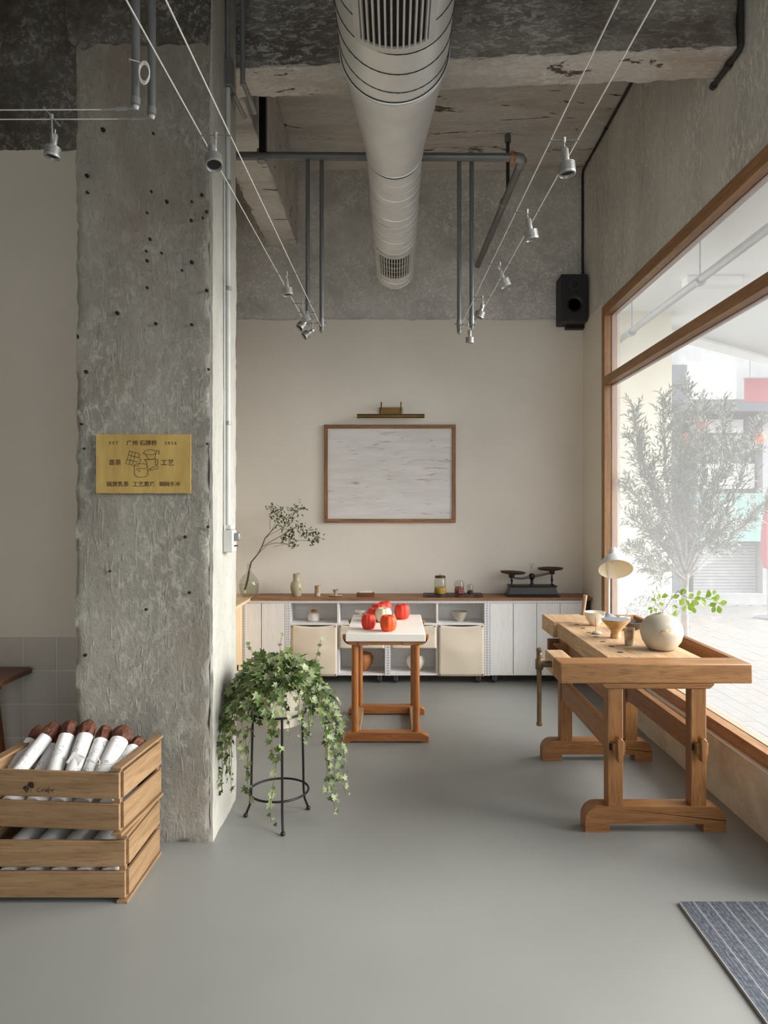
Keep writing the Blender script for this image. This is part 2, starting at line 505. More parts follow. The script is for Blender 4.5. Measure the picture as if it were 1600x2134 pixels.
M['branch_leaf'] = leaf_mat('dark_branch_leaf', [srgb(52, 64, 34), srgb(76, 88, 48), srgb(98, 106, 66)])
M['olive'] = leaf_mat('olive_leaf', [srgb(62, 70, 48), srgb(84, 92, 66), srgb(108, 114, 88)], trans=0.12)
M['bark'] = plain('grey_bark', srgb(124, 118, 108), 0.9, var=0.2, scale=14)
M['soil'] = plain('dark_soil', srgb(44, 34, 26), 0.95, var=0.3, scale=30)
M['pot'] = plain('ivory_pot', srgb(222, 212, 192), 0.5, var=0.04)

t = NT('ribbed_mat')
v = t.co((1, 1, 1))
sep = t.new('ShaderNodeSeparateXYZ'); t.l.new(v, sep.inputs[0])
fr = t.math('FRACT', t.math('MULTIPLY', sep.outputs[0], 17.0))
line = t.ramp(fr, [(0.0, 1.0), (0.05, 1.0), (0.09, 0.0), (1.0, 0.0)])
fr2 = t.math('FRACT', t.math('MULTIPLY', sep.outputs[0], 68.0))
c = t.ramp(t.noise(90, 4, 0.7, t.co((1, 0.5, 1))), [(0.3, srgb(46, 50, 58)), (0.7, srgb(108, 113, 122))])
c = t.mix(c, srgb(42, 44, 50), t.math('MULTIPLY', t.ramp(fr2, [(0.2, 1.0), (0.5, 0.0)]), 0.5))
c = t.mix(c, srgb(170, 168, 162), t.math('MULTIPLY', line, 0.7))
t.set(c, 0.95).bump(fr2, 0.4, 0.004)
M['rug'] = t.m

def glass_mat(name, tint=(1, 1, 1, 1), ior=1.45, haze=0.0, hcol=(1, 1, 1, 1)):
    t = NT(name)
    t.n.remove(t.b)
    tr = t.new('ShaderNodeBsdfTransparent'); tr.inputs[0].default_value = tint
    gl = t.new('ShaderNodeBsdfGlossy'); gl.inputs['Roughness'].default_value = 0.02
    fr = t.new('ShaderNodeFresnel'); fr.inputs[0].default_value = ior
    mx = t.new('ShaderNodeMixShader')
    back = t.new('ShaderNodeNewGeometry').outputs['Backfacing']
    t.l.new(t.math('MULTIPLY', fr.outputs[0], t.math('SUBTRACT', 1.0, back)), mx.inputs[0]); t.l.new(tr.outputs[0], mx.inputs[1]); t.l.new(gl.outputs[0], mx.inputs[2])
    last = mx.outputs[0]
    if haze:
        df = t.new('ShaderNodeBsdfTranslucent'); df.inputs[0].default_value = hcol
        m2 = t.new('ShaderNodeMixShader')
        t.put(m2.inputs[0], t.ramp(t.noise(0.9, 5, 0.6), [(0.3, haze * 0.82), (0.7, min(1, haze * 1.15))]))
        t.l.new(last, m2.inputs[1]); t.l.new(df.outputs[0], m2.inputs[2])
        last = m2.outputs[0]
    t.l.new(last, t.out.inputs[0])
    return t.m
M['pane'] = glass_mat('glare_window_glass', ior=1.3, haze=0.055)  # veiling glare put into the pane as a translucent white mix
M['glass'] = glass_mat('clear_glass', tint=(0.93, 0.94, 0.92, 1), ior=1.45)
M['water'] = glass_mat('water', tint=(0.90, 0.91, 0.88, 1), ior=1.33)

# ================================================================ the room shell
BACK = 6.68; RIGHT = 1.845; CEIL = 4.94
struct(MB().box(-4.6, 2.0, -2.8, 6.85, -0.12, 0.0).build('floor', M['floor']))
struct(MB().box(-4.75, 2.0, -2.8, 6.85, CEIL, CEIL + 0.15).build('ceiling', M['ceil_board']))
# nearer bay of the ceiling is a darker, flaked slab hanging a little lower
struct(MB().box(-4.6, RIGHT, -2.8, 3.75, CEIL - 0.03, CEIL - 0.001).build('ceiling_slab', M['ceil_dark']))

def ragged(x0, x1, z0, z1, axis, a, b, step=0.02, amp=0.012, seed=1, f=9.0):
    """sheet of plaster with a torn upper edge; axis is the direction of its thickness"""
    n = round((x1 - x0) / step)
    poly = [(x0, z0)] + [(x1, z0)]
    for i in range(n, -1, -1):
        x = x0 + (x1 - x0) * i / n
        e = amp * (mnoise.noise(Vector((x * 2.2, seed, 0))) * 1.2 + mnoise.noise(Vector((x * f, seed, 3))) + 0.6 * mnoise.noise(Vector((x * f * 3.7, seed, 5))))
        poly.append((x, z1 + e))
    return MB().prism(poly, axis, a, b)

wb = struct(MB().box(-2.45, 2.0, BACK, 6.85, 0, CEIL).build('wall_back', M['wall_conc']))
tag(ragged(-2.3, RIGHT - 0.002, 0.0, 3.475, 'y', BACK - 0.012, BACK + 0.01, amp=0.016, seed=2).build('plaster_layer', M['plaster'], wb, smooth=0.3), 'warm white painted plaster with a torn upper edge')
wl = struct(MB().box(-4.6, -1.40, 3.78, 3.95, 0, CEIL).build('wall_left', M['ceil_dark']))
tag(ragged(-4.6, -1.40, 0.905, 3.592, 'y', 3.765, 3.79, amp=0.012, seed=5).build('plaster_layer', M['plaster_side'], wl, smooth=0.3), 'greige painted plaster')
MB().box(-4.6, -1.40, 3.762, 3.79, 0.0, 0.905).build('grout_bed', M['grout'], wl)
TP = 0.1845
tile_me = None
for r in range(5):
    for k in range(9):
        x1 = at(115, 0, 3.75).x + 0.0 - (k - 1) * TP
        z1 = 0.907 - r * TP
        z0 = max(0.0, z1 - TP)
        xa = x1 - TP + 0.0015; xb = min(-1.41, x1 - 0.0015)
        MB().box(xa, xb, 3.7592, 3.766, z0 + 0.0015, z1 - 0.0015).build('tile', M['tile'], wl, bevel=0.0015, seg=1)
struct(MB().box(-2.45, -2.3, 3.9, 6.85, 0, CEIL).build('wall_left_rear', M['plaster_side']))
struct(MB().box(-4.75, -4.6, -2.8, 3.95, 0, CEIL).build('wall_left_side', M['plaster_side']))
# unseen wall behind the camera; its opening is added to let in fill light
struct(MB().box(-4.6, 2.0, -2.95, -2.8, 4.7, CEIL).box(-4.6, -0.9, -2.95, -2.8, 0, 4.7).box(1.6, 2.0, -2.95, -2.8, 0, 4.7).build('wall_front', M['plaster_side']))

wr = struct(MB().box(RIGHT, 2.0, -2.8, 6.68, 3.41, CEIL).build('wall_right', M['wall_conc_v']))
struct(MB().box(RIGHT, 2.0, 6.06, 6.68, 0, 3.41).build('wall_right_rear', M['wall_conc_v']))
pl = ragged(6.062, BACK - 0.01, 0.0, 3.44, 'x', RIGHT - 0.009, RIGHT + 0.01, amp=0.012, seed=9)
tag(pl.build('plaster_layer', M['plaster'], wr, smooth=0.3), 'warm white painted plaster beside the window')
struct(MB().box(RIGHT, 2.0, 2.70, 2.95, 0, 3.41).build('wall_right_front', M['wall_conc_v']))
struct(MB().box(RIGHT, 2.0, -2.8, -1.9, 0, 3.41).box(RIGHT, 2.0, -0.4, 1.15, 0, 3.41).build('wall_right_door_piers', M['wall_conc_v']))
struct(rough_box(1.798, 2.0, 2.95, 6.66, 0.0, 0.329, 0.06, 0.004, 3, chip=0.008,
       fix=lambda p, q: Vector((q.x, q.y, 0.0 if p.z < 0.001 else min(q.z, 0.329)))).build('curb', M['curb'], smooth=1.0))
tag(MB().box(1.799, 1.84, 2.95, 5.99, 0.3295, 0.3335).build('lit_ledge_strip', M['plaster'], bpy.data.objects['curb']), 'white strip painting the lit curb ledge along the sill')  # lit top of the curb ledge put in as white

# ---------------------------------------------------------------- window
win = struct(thing('window_1', None, None, (1.9, 4.5, 0.33)))
def wpart(name, mat, x0, x1, y0, y1, z0, z1, bev=0.003):
    return MB().box(x0 - 1.9, x1 - 1.9, y0 - 4.5, y1 - 4.5, z0 - 0.33, z1 - 0.33).build(name, mat, win, bevel=bev)
wpart('jamb', wood('window', 'z'), 1.838, 1.956, 5.985, 6.06, 0.33, 3.41)
wpart('jamb', wood('window', 'z'), 1.838, 1.956, 2.95, 3.03, 0.33, 3.41)
wpart('head', wood('window', 'y'), 1.836, 1.954, 3.03, 5.985, 3.325, 3.41)
wpart('transom', wood('window', 'y'), 1.836, 1.952, 3.03, 5.985, 2.71, 2.782)
wpart('sill', wood('window', 'y'), 1.834, 1.956, 3.03, 5.985, 0.33, 0.402)
for z0, z1 in ((0.402, 2.71), (2.782, 3.325)):
    wpart('pane', M['pane'], 1.9035, 1.9075, 3.03, 5.985, z0, z1, 0)
for z0, z1 in ((0.402, 0.404), (2.708, 2.71), (3.323, 3.325)):
    wpart('glazing_gasket', M['pipe_dark'], 1.9005, 1.9035, 3.03, 5.985, z0, z1, 0)
wpart('glazing_gasket', M['pipe_dark'], 1.9005, 1.9035, 5.983, 5.985, 0.402, 3.325, 0)

# ---------------------------------------------------------------- column and beams
def keep_floor(p, q):
    return Vector((q.x, q.y, 0.0 if p.z < 0.001 else (p.z if p.z > 4.9 else q.z)))
colm = struct(rough_box(-1.542, -0.890, 3.295, 3.80, 0.0, 4.93, 0.03, 0.006, 1, chip=0.013, fix=keep_floor).build('column', M['column'], smooth=1.2))
rough_box(-0.897, -0.878, 3.302, 3.795, 0.0, 4.93, 0.03, 0.004, 4, chip=0.006, fix=keep_floor).build('lit_side_skin', M['column_pale'], colm, smooth=1.2)  # column side painted paler for the window light it catches
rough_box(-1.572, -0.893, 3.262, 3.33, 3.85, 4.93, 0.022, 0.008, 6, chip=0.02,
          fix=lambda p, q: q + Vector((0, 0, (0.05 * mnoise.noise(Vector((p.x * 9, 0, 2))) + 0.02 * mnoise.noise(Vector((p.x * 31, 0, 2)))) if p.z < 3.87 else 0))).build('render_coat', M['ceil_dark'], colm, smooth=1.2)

hole_me = None
for i, (px, py) in enumerate([(183, 402), (316, 400), (348, 421), (400, 421), (421, 407), (431, 442), (307, 444), (399, 460), (423, 455), (313, 499), (305, 524), (337, 528), (307, 544), (400, 547), (380, 564), (307, 600), (431, 606), (245, 653), (325, 675), (400, 677),
                              (215, 271), (320, 279), (182, 367), (170, 884), (176, 935), (432, 925), (434, 1098), (180, 775), (435, 770), (386, 1119), (178, 1365), (305, 1270), (395, 1235), (230, 1190)]):
    c_ = at(px, py, 3.286)
    if hole_me is None:
        hole_me = MB().lathe([(0, 0.012), (0.0062, 0.012), (0.0075, 0.0), (0.005, -0.001), (0, -0.001)], 9, Matrix.Rotation(math.pi / 2, 4, 'X')).build('drill_hole_shade', M['black'], colm); o = hole_me  # black plugs paint the dark inside each drilled hole
    else:
        o = hole_me.copy(); COL.objects.link(o)
    o.location = c_; k_ = 0.7 + 0.7 * rng.random(); o.scale = (k_, 1, k_)

# cross beam, slightly skewed to the room
bm_ang = math.atan2(-0.18, 2.7)
cb = rough_box(-1.75, 1.52, -0.137, 0.137, 0.012, 0.87, 0.04, 0.006, 11, chip=0.012)
cross = struct(cb.build('beam_cross', M['beam'], loc=(0.32, 3.866, 4.066), rot=(0, 0, bm_ang), smooth=1.2))
rough_box(-1.75, 1.52, -0.135, 0.135, 0.0, 0.02, 0.025, 0.004, 12, chip=0.012).build('lit_soffit_skin', M['beam_lit'], cross, smooth=1.2)  # underside painted paler for light bounced up from the floor
# long beam from the column to the back wall
lb = rough_box(-1.245, -0.945, 3.9, 6.70, 4.19, 4.94, 0.045, 0.006, 15, chip=0.015)
longb = struct(lb.build('beam_long', M['column_pale'] if False else M['ceil_board'], smooth=1.2))

# black corner conduit following the window wall
g = thing('wall_conduit', 'thin black conduit running down the corner to the loudspeaker', 'conduit', (1.82, 6.65, 3.8))
def local(pts, o): return [Vector(p) - Vector(o) for p in pts]
o_ = (1.82, 6.65, 3.8)
MB().tube(local([(1.832, 6.655, 3.84), (1.832, 6.655, 4.89), (1.832, 6.62, 4.92), (1.832, 4.05, 4.92)], o_), 0.011, 8).build('conduit_run', M['pipe_dark'], g)
for y in (5.9, 5.2, 4.6):
    MB().tube(local([(1.832, y, 4.92), (1.832, y + 0.03, 4.92)], o_), 0.016, 8).build('saddle_clip', M['pipe_dark'], g)
o_ = (1.825, 3.62, 4.05)
g = thing('beam_conduit', 'dark conduit bending under the cross beam beside the window wall', 'conduit', o_)
MB().tube(local([(1.826, 3.60, 4.9), (1.826, 3.60, 4.06), (1.826, 3.62, 4.042), (1.826, 3.93, 4.040)], o_), 0.015, 8).build('conduit_run', M['pipe_dark'], g)
for y in (3.72, 3.9):
    MB().tube(local([(1.826, y, 4.04), (1.826, y + 0.025, 4.04)], o_), 0.021, 8).build('saddle_clip', M['pipe_dark'], g)

# ================================================================ ventilation duct
DX = 0.0; DZ = 3.73; D1 = 3.15; D2 = 4.02; DE = 6.02; R1 = 0.248; R2 = 0.162
def dz(y):  # axis height
    return DZ
duct = thing('ventilation_duct', 'spiral-seamed galvanised steel air duct with a tapered reducer under the ceiling', 'duct', (DX, 3.0, DZ))
def ycyl(r0, r1, y0, y1, n=56, inner=None):
    mb = MB()
    pr = [(r0, y0), (r1, y1)]
    Rm = Matrix.Rotation(-math.pi / 2, 4, 'X')
    return mb.lathe([(r0, y0 - 3.0), (r1, y1 - 3.0)], n, Rm)
ycyl(R1, R1, -1.4, D1).build('large_tube', M['galv'], duct)
ycyl(R1 * 1.0, R2, D1, D2).build('reducer', M['galv'], duct)
ycyl(R2, R2, D2, DE).build('small_tube', M['galv'], duct)
def helix(r, y0, y1, pitch, rr, mat, name, nn=40):
    turns = (y1 - y0) / pitch
    n = int(turns * nn)
    pts = []
    for i in range(n + 1):
        a = 2 * math.pi * turns * i / n
        pts.append((r * math.cos(a), y0 - 3.0 + (y1 - y0) * i / n, r * math.sin(a)))
    return MB().tube(pts, rr, 5).build(name, mat, duct)
helix(R1 + 0.0005, -1.38, D1 - 0.02, 0.128, 0.0028, M['galv_dark'], 'spiral_seam')
helix(R2 + 0.001, D2 + 0.05, DE - 0.02, 0.098, 0.0034, M['galv'], 'spiral_seam')
def ring(r, y, rr, mat=None, name='collar_ring'):
    pts = [(r * math.cos(2 * math.pi * k / 56), y - 3.0, r * math.sin(2 * math.pi * k / 56)) for k in range(56)]
    MB().tube(pts, rr, 8, closed=True).build(name, mat or M['galv'], duct)
ring(R1 + 0.002, D1, 0.007); ring(R1 - 0.004, D1 + 0.03, 0.006); ring(R1 + 0.001, D1 - 0.008, 0.003, M['galv_dark'])
ring(R2 + 0.002, D2, 0.006); ring(R2 + 0.002, D2 + 0.018, 0.003, M['galv_dark']); ring(R2 + 0.002, 4.75, 0.004); ring(R2 + 0.002, 5.22, 0.005); ring(R2 + 0.002, DE, 0.004)
def grille(y0, y1, w, R, nb, rail_y):
    gr = bpy.data.objects.new('air_grille', None); COL.objects.link(gr); gr.parent = duct
    gr['label'] = 'white curved air grille with dark slots'
    a = math.asin(w / 2 / R)
    def arc(a0, a1, r0, r1, ya, yb, n):
        mb = MB(); vs = []; fs = []
        for i in range(n + 1):
            t_ = a0 + (a1 - a0) * i / n
            for rr, yy in ((r0, ya), (r1, ya), (r1, yb), (r0, yb)):
                vs.append((rr * math.sin(t_), yy - 3.0, -rr * math.cos(t_)))
        for i in range(n):
            for k in range(4):
                fs.append((i * 4 + k, i * 4 + (k + 1) % 4, i * 4 + 4 + (k + 1) % 4, i * 4 + 4 + k))
        fs.append((0, 1, 2, 3)); fs.append(tuple(n * 4 + k for k in (3, 2, 1, 0)))
        return mb.add(vs, fs)
    fw = 0.030
    fr = arc(-a - fw / R, -a, R, R + 0.012, y0 - fw, y1 + fw, 3)
    for q in (arc(a, a + fw / R, R, R + 0.012, y0 - fw, y1 + fw, 3), arc(-a, a, R, R + 0.012, y0 - fw, y0, 14), arc(-a, a, R, R + 0.012, y1, y1 + fw, 14)):
        fr.add(q.v, q.f)
    fr.build('grille_frame', M['grille'], gr)
    arc(-a, a, R + 0.0005, R + 0.002, y0, y1, 14).build('dark_opening', M['black'], gr)
    for i in range(nb):
        t_ = -a + 2 * a * (i + 0.5) / nb
        wv = 0.0036 / R
        arc(t_ - wv, t_ + wv, R + 0.003, R + 0.014, y0, y1, 1).build('bar', M['grille'], gr)
    for ry in rail_y:
        arc(-a, a, R + 0.0022, R + 0.005, ry - 0.004, ry + 0.004, 14).build('cross_rail', M['grille'], gr)
grille(1.7, 2.76, 0.262, R1, 12, (2.4, 2.0))
grille(5.30, 5.74, 0.232, R2, 13, (5.53,))
ring(R2 + 0.0015, 5.85, 0.003)
for y in (0.6, 2.95, 5.0):       # drop rods holding the duct
    r_ = R1 if y < 3.2 else R2
    MB().tube([(0, y - 3.0, r_ - 0.01), (0, y - 3.0, CEIL - DZ - 0.01)], 0.006, 6).build('hanger_rod', M['pipe'], duct)

# ================================================================ water pipe and droppers
PY = 4.62; PZ = 4.0
pp = thing('sprinkler_pipe', 'grey horizontal pipe crossing under the ceiling with a branch to the back wall', 'pipe', (0, PY, PZ))
MB().tube([(-1.6, 0.04, 0.03), (0.82, -0.06, -0.035)], 0.027, 14).build('cross_pipe', M['pipe'], pp)
MB().tube([(0.80, -0.06, -0.035), (0.845, -0.05, -0.037), (0.858, -0.02, -0.036), (0.856, 0.04, -0.034)], 0.034, 14).build('elbow', M['pipe_mid'], pp)
MB().tube([(0.776, -0.058, -0.034), (0.80, -0.06, -0.035)], 0.037, 14).build('coupling', M['terracotta'], pp)
MB().tube([(0.856, 0.04, -0.034), (0.812, BACK - PY - 0.005, 0.006)], 0.027, 14).build('branch_pipe', M['pipe'], pp)
MB().tube([(0.8415, 0.62, -0.02), (0.8405, 0.66, -0.019)], 0.032, 14).build('coupling', M['pipe_mid'], pp)
MB().box(-0.912, -0.868, -0.028, 0.028, 0.03, 0.935).build('black_hanger', M['iron'], pp)
MB().tube([(-0.905, 0.03, -0.02), (-0.905, 0.03, 0.06)], 0.034, 10).build('hanger_clamp', M['pipe_mid'], pp)
dr = thing('ceiling_dropper', 'short dark conduit hanging from the ceiling above the branch pipe', 'conduit', (1.0, 6.03, 4.42))
MB().tube([(0, 0, 0), (0, 0, 0.51)], 0.016, 10).build('tube', M['pipe_dark'], dr)
MB().tube([(0, 0, 0.44), (0, 0, 0.50)], 0.027, 10).build('socket', M['pipe'], dr)
MB().tube([(0, 0, -0.02), (0, 0, 0.02)], 0.022, 10).build('clamp', M['pipe'], dr)

poles = [(-0.588, 2.86, 'window-far'), (-0.4935, 2.82, ''), (0.437, 2.81, ''), (0.521, 2.84, '')]
pole_lab = ['grey hanging pole farthest from the window, holding a lamp cable', 'grey hanging pole second from the column, left of the air duct',
            'grey hanging pole beside the air duct on its window side', 'grey hanging pole nearest the window, holding a lamp cable']
for (x, z0, _), lb_ in zip(poles, pole_lab):
    zt = PZ - 0.005 - 0.0268 * (x - (-1.6)) + 0.03
    p_ = thing('hanging_pole', lb_, 'pole', (x, PY, z0), group='poles hanging from the sprinkler pipe')
    MB().tube([(0, 0, 0), (0, 0, zt - z0)], 0.0145, 12).build('tube', M['pipe'], p_)
    MB().tube([(0, 0, -0.012), (0, 0, 0.0)], [0.007, 0.013], 12).build('end_cap', M['pipe_mid'], p_)
    MB().tube([(0, 0, 0.03), (0, 0, 0.085)], 0.017, 12).build('sleeve', M['pipe_mid'], p_)
    MB().tube([(-0.03, 0, 0.06), (0.03, 0, 0.06)], 0.0035, 6).tube([(0.018, 0, 0.03), (0.018, 0, 0.045)], 0.005, 6).build('cable_clamp', M['pipe_mid'], p_)
# pair of stubs by the column for the side cables
stubs = [(-0.898, 2.37, 3.005, 'left'), (-0.878, 2.47, 3.03, 'right')]
for (x, y, z0, _), lb_ in zip(stubs, ('grey hanging pole in front of the column with a coil of spare cable', 'grey hanging pole in front of the column, nearer its face')):
    p_ = thing('hanging_pole', lb_, 'pole', (x, y, z0), group='poles hanging in front of the column')
    MB().tube([(0, 0, 0), (0, 0, CEIL - 0.04 - z0)], 0.0145, 12).build('tube', M['pipe'], p_)
    MB().tube([(0, 0, -0.012), (0, 0, 0.0)], [0.008, 0.013], 12).build('end_cap', M['alu'], p_)
    MB().tube([(0, 0, 0.006), (0, 0, 0.03)], 0.0165, 12).build('sleeve', M['pipe_mid'], p_)
    MB().tube([(0.0, 0, -0.005), (-0.07, 0, -0.008), (-0.12, 0, -0.01)], 0.004, 6).tube([(-0.03, 0, -0.006), (-0.07, 0, -0.008)], 0.007, 6).build('turnbuckle', M['alu'], p_)
    if y < 2.4:
        cp = []
        for i in range(90):
            a = i * 0.42
            cp.append((0.036 + 0.018 * math.cos(a), -0.02 + 0.0006 * (i % 9), 0.10 + 0.036 * math.sin(a) + 0.0008 * i * 0.2))
        MB().tube(cp, 0.0017, 5).build('cable_coil', M['cable'], p_)
        MB().tube([(0.02, -0.015, 0.145), (-0.016, -0.016, 0.155), (-0.018, 0.0, 0.155)], 0.002, 5).build('cable_tie', M['cable'], p_)

# ---------------------------------------------------------------- lamp cables and spotlights
def wire(label, group, p0, p1, sag=0.0):
    p0 = Vector(p0); p1 = Vector(p1)
    pts = []
    for i in range(17):
        t_ = i / 16
        pts.append((p1 - p0) * t_ - Vector((0, 0, sag * 4 * t_ * (1 - t_))))
    o = MB().tube(pts, 0.0021, 6).build('lamp_cable', M['cable'], loc=p0)
    return tag(o, label, 'cable', group)
ZL0, ZL1 = 2.775, 2.85
def wx(a, b, y):   # x of a cable at distance y
    return a + (b - a) * (y - 1.588) / (PY - 1.588)
def wz(y): return 2.79 + (ZL1 - 2.79) * (y - 1.588) / (PY - 1.588)
WR = ((0.521, 0.445), (0.606, 0.535)); WL = ((-0.624, -0.588), (-0.532, -0.497))
wire('pale lamp cable nearest the window', 'lamp cables', (wx(*WR[1], -2.7), -2.7, wz(-2.7)), (wx(*WR[1], PY), PY, wz(PY)))
wire('pale lamp cable on the window side, nearer the air duct', 'lamp cables', (wx(*WR[0], -2.7), -2.7, wz(-2.7)), (wx(*WR[0], PY), PY, wz(PY)))
wire('pale lamp cable passing closest to the column', 'lamp cables', (wx(*WL[0], -2.7), -2.7, wz(-2.7)), (wx(*WL[0], PY), PY, wz(PY)))
wire('pale lamp cable between the column and the air duct', 'lamp cables', (wx(*WL[1], -2.7), -2.7, wz(-2.7)), (wx(*WL[1], PY), PY, wz(PY)))
wire('pale side cable from the nearer column stub to the tiled side', 'lamp cables', (-4.59, 2.37, 2.985), (-1.0, 2.37, 2.995))
wire('pale side cable from the farther column stub to the tiled side', 'lamp cables', (-4.59, 2.47, 3.01), (-0.98, 2.47, 3.02))

def spot(label, group, loc, aim, half=0.05, alongY=False, drop=0.055):
    s_ = thing('spotlight', label, 'spotlight', loc, rz=(math.pi / 2 if alongY else 0), group=group)
    h = half + 0.008
    MB().tube([(-h, 0, 0), (h, 0, 0)], 0.0022, 6).tube([(-h, 0, 0), (-h + 0.022, 0, 0)], 0.0036, 6).tube([(h - 0.022, 0, 0), (h, 0, 0)], 0.0036, 6).build('crossbar', M['pipe_mid'], s_)
    MB().tube([(0, 0, -0.010), (0, 0, 0.008)], 0.0065, 8).build('hub', M['alu'], s_)
    MB().tube([(0, 0, -0.008), (0, -0.003, -drop)], 0.0027, 6).tube([(0, -0.003, -drop - 0.006), (0, -0.003, -drop + 0.012)], 0.0045, 6).build('stem', M['alu'], s_)
    d = Vector(aim).normalized()
    Q = d.to_track_quat('-Z', 'Y').to_matrix().to_4x4()
    T = Matrix.Translation((0.0, -0.003, -drop + 0.004)) @ Q @ Matrix.Translation((0.012, 0, 0))
    MB().lathe([(0.0, 0.032), (0.0025, 0.032), (0.0025, 0.014)][::-1] , 8, T).lathe([(0.0115, -0.030), (0.0115, 0.012), (0.009, 0.016)], 16, T).build('socket', M['alu'], s_)
    prof = [(0.012, -0.028), (0.024, -0.031)]
    for k in range(5):
        z = -0.033 - k * 0.0052
        prof += [(0.0275, z), (0.0275, z - 0.0026), (0.0245, z - 0.003), (0.0245, z - 0.005)]
    prof += [(0.0275, -0.059), (0.0275, -0.068), (0.0245, -0.069), (0.0215, -0.060), (0.0, -0.060)]
    MB().lathe(prof[::-1], 24, T).build('finned_head', M['alu'], s_)
    MB().lathe([(0.0, -0.0605), (0.0212, -0.0605), (0.0212, -0.0602), (0, -0.0602)], 20, T).build('lens', M['alu_dark'], s_)
    return s_
def spots(W, specs, group):
    for y, aim, lb_ in specs:
        xa, xb = wx(*W[0], y), wx(*W[1], y)
        spot(lb_, group, ((xa + xb) / 2, y, wz(y)), aim, (xb - xa) / 2)
spots(WR, [(2.21, (0.10, 0.0, -1), 'finned aluminium spotlight on the window-side cables, farthest from the back wall'),
           (2.76, (0.22, 0.1, -1), 'finned aluminium spotlight on the window-side cables, fourth from the back wall'),
           (3.38, (0.45, 0.15, -1), 'aluminium spotlight on the window-side cables, third from the back wall'),
           (3.94, (-0.30, 0.0, -1), 'aluminium spotlight on the window-side cables, second from the back wall'),
           (4.57, (0.0, 0.1, -1), 'aluminium spotlight on the window-side cables, nearest the back wall')], 'spotlights on the window-side cables')
spots(WL, [(2.18, (0.22, -0.35, -1), 'finned aluminium spotlight hanging in front of the column edge'),
           (3.52, (0.12, 0.0, -1), 'aluminium spotlight on the column-side cables, fourth from the back wall'),
           (4.06, (0.5, 0.15, -1), 'aluminium spotlight on the column-side cables, third from the back wall'),
           (4.26, (-0.75, -0.5, -1), 'aluminium spotlight on the column-side cables, second from the back wall'),
           (4.52, (-1.2, -0.6, -1), 'aluminium spotlight on the column-side cables, nearest the back wall')], 'spotlights on the column-side cables')
spot('finned aluminium spotlight on the side cables above the tiled wall', 'spotlights on the side cables', (-1.215, 2.42, 3.0), (0, 0.12, -1), 0.05, True, drop=0.075)

# ================================================================ column fittings
o_ = (-0.868, 3.55, 1.5)
cd = thing('column_conduit', 'pale grey electrical conduit running down the side of the column', 'conduit', o_)
MB().tube(local([(-0.866, 3.55, 1.5), (-0.866, 3.55, 3.82)], o_), 0.0125, 10).tube(local([(-0.872, 3.50, 1.5), (-0.872, 3.50, 3.3)], o_), 0.005, 6).build('conduit_run', M['pipe_white'], cd)
MB().tube(local([(-0.866, 3.55, 3.93), (-0.866, 3.55, 4.9)], o_), 0.0125, 10).build('conduit_run', M['pipe_mid'], cd)
MB().box(-0.902 + 0.868, -0.838 + 0.868, -0.03, 0.03, 2.30, 2.44).build('junction_box', M['pipe'], cd, bevel=0.004)
MB().tube(local([(-0.805, 3.62, 3.86), (-0.805, 3.62, 4.9)], o_), 0.0135, 10).build('conduit_run', M['pipe_mid'], cd)
MB().tube(local([(-0.805, 3.62, 3.88), (-0.79, 3.80, 3.86), (-0.785, 3.84, 3.84)], o_), 0.013, 10).tube(local([(-0.85, 3.60, 3.80), (-0.83, 3.78, 3.78)], o_), 0.012, 10).build('conduit_elbow', M['pipe_mid'], cd)
for z in (2.05, 2.75, 3.3, 4.25):
    MB().tube(local([(-0.866, 3.55, z), (-0.866, 3.55, z + 0.02)], o_), 0.017, 10).build('saddle_clip', M['pipe_mid'], cd)
sb = thing('switch_box', 'pale grey electrical switch box on the side of the column', 'switch box', (-0.85, 3.53, 1.39))
MB().box(-0.03, 0.022, -0.035, 0.05, 0, 0.115).build('box_body', M['pipe_white'], sb, bevel=0.006)
MB().box(-0.024, 0.016, -0.03, 0.045, 0.115, 0.142).build('box_cap', M['pipe_white'], sb, bevel=0.008)
MB().box(0.022, 0.05, -0.01, 0.04, 0.06, 0.10).build('rocker_switch', M['pipe_mid'], sb, bevel=0.006)
MB().box(0.022, 0.036, -0.005, 0.02, 0.03, 0.036).build('indicator', M['iron'], sb)

# brass plaque with engraved lettering
PQ = 3.278
pc = at(298.5, 966.5, PQ)
plq = thing('brass_plaque', 'rectangular brass plaque with engraved lettering on the concrete column', 'plaque', pc)
hw = 98.5 * PQ / FPX; hh = 61.5 * PQ / FPX
mb = MB()
pts = []
for i in range(40): pts.append((-hw + 2 * hw * i / 40, -hh))
for i in range(24): pts.append((hw, -hh + 2 * hh * i / 24))
for i in range(40): pts.append((hw - 2 * hw * i / 40, hh))
for i in range(24): pts.append((-hw, hh - 2 * hh * i / 24))
pts = [(x + 0.0018 * mnoise.noise(Vector((x * 60, z * 60, 0))), z + 0.0018 * mnoise.noise(Vector((x * 60, z * 60, 7)))) for x, z in pts]
mb.prism(pts, 'y', 0.0, 0.012).build('plate', M['plaque'], plq, smooth=0.4)
def ptxt(body, px0, px1, py):
    w = (px1 - px0) * PQ / FPX
    p = at((px0 + px1) / 2, py, PQ) - pc
    text(body, 0.025, M['ink'], 'lettering', plq, Matrix.Translation((p.x, -0.0008, p.z)) @ FACE_CAM, width=w)
k = 1 / 4.571
def cx_(x): return 150 + x * k
def cy_(y): return 850 + y * k
ptxt('E S T', cx_(357), cx_(440), cy_(333)); ptxt('广州·石牌桥', cx_(520), cx_(808), cy_(333)); ptxt('2 0 2 6', cx_(884), cx_(995), cy_(335))
ptxt('喜茶', cx_(352), cx_(468), cy_(518)); ptxt('工艺', cx_(848), cx_(970), cy_(519))
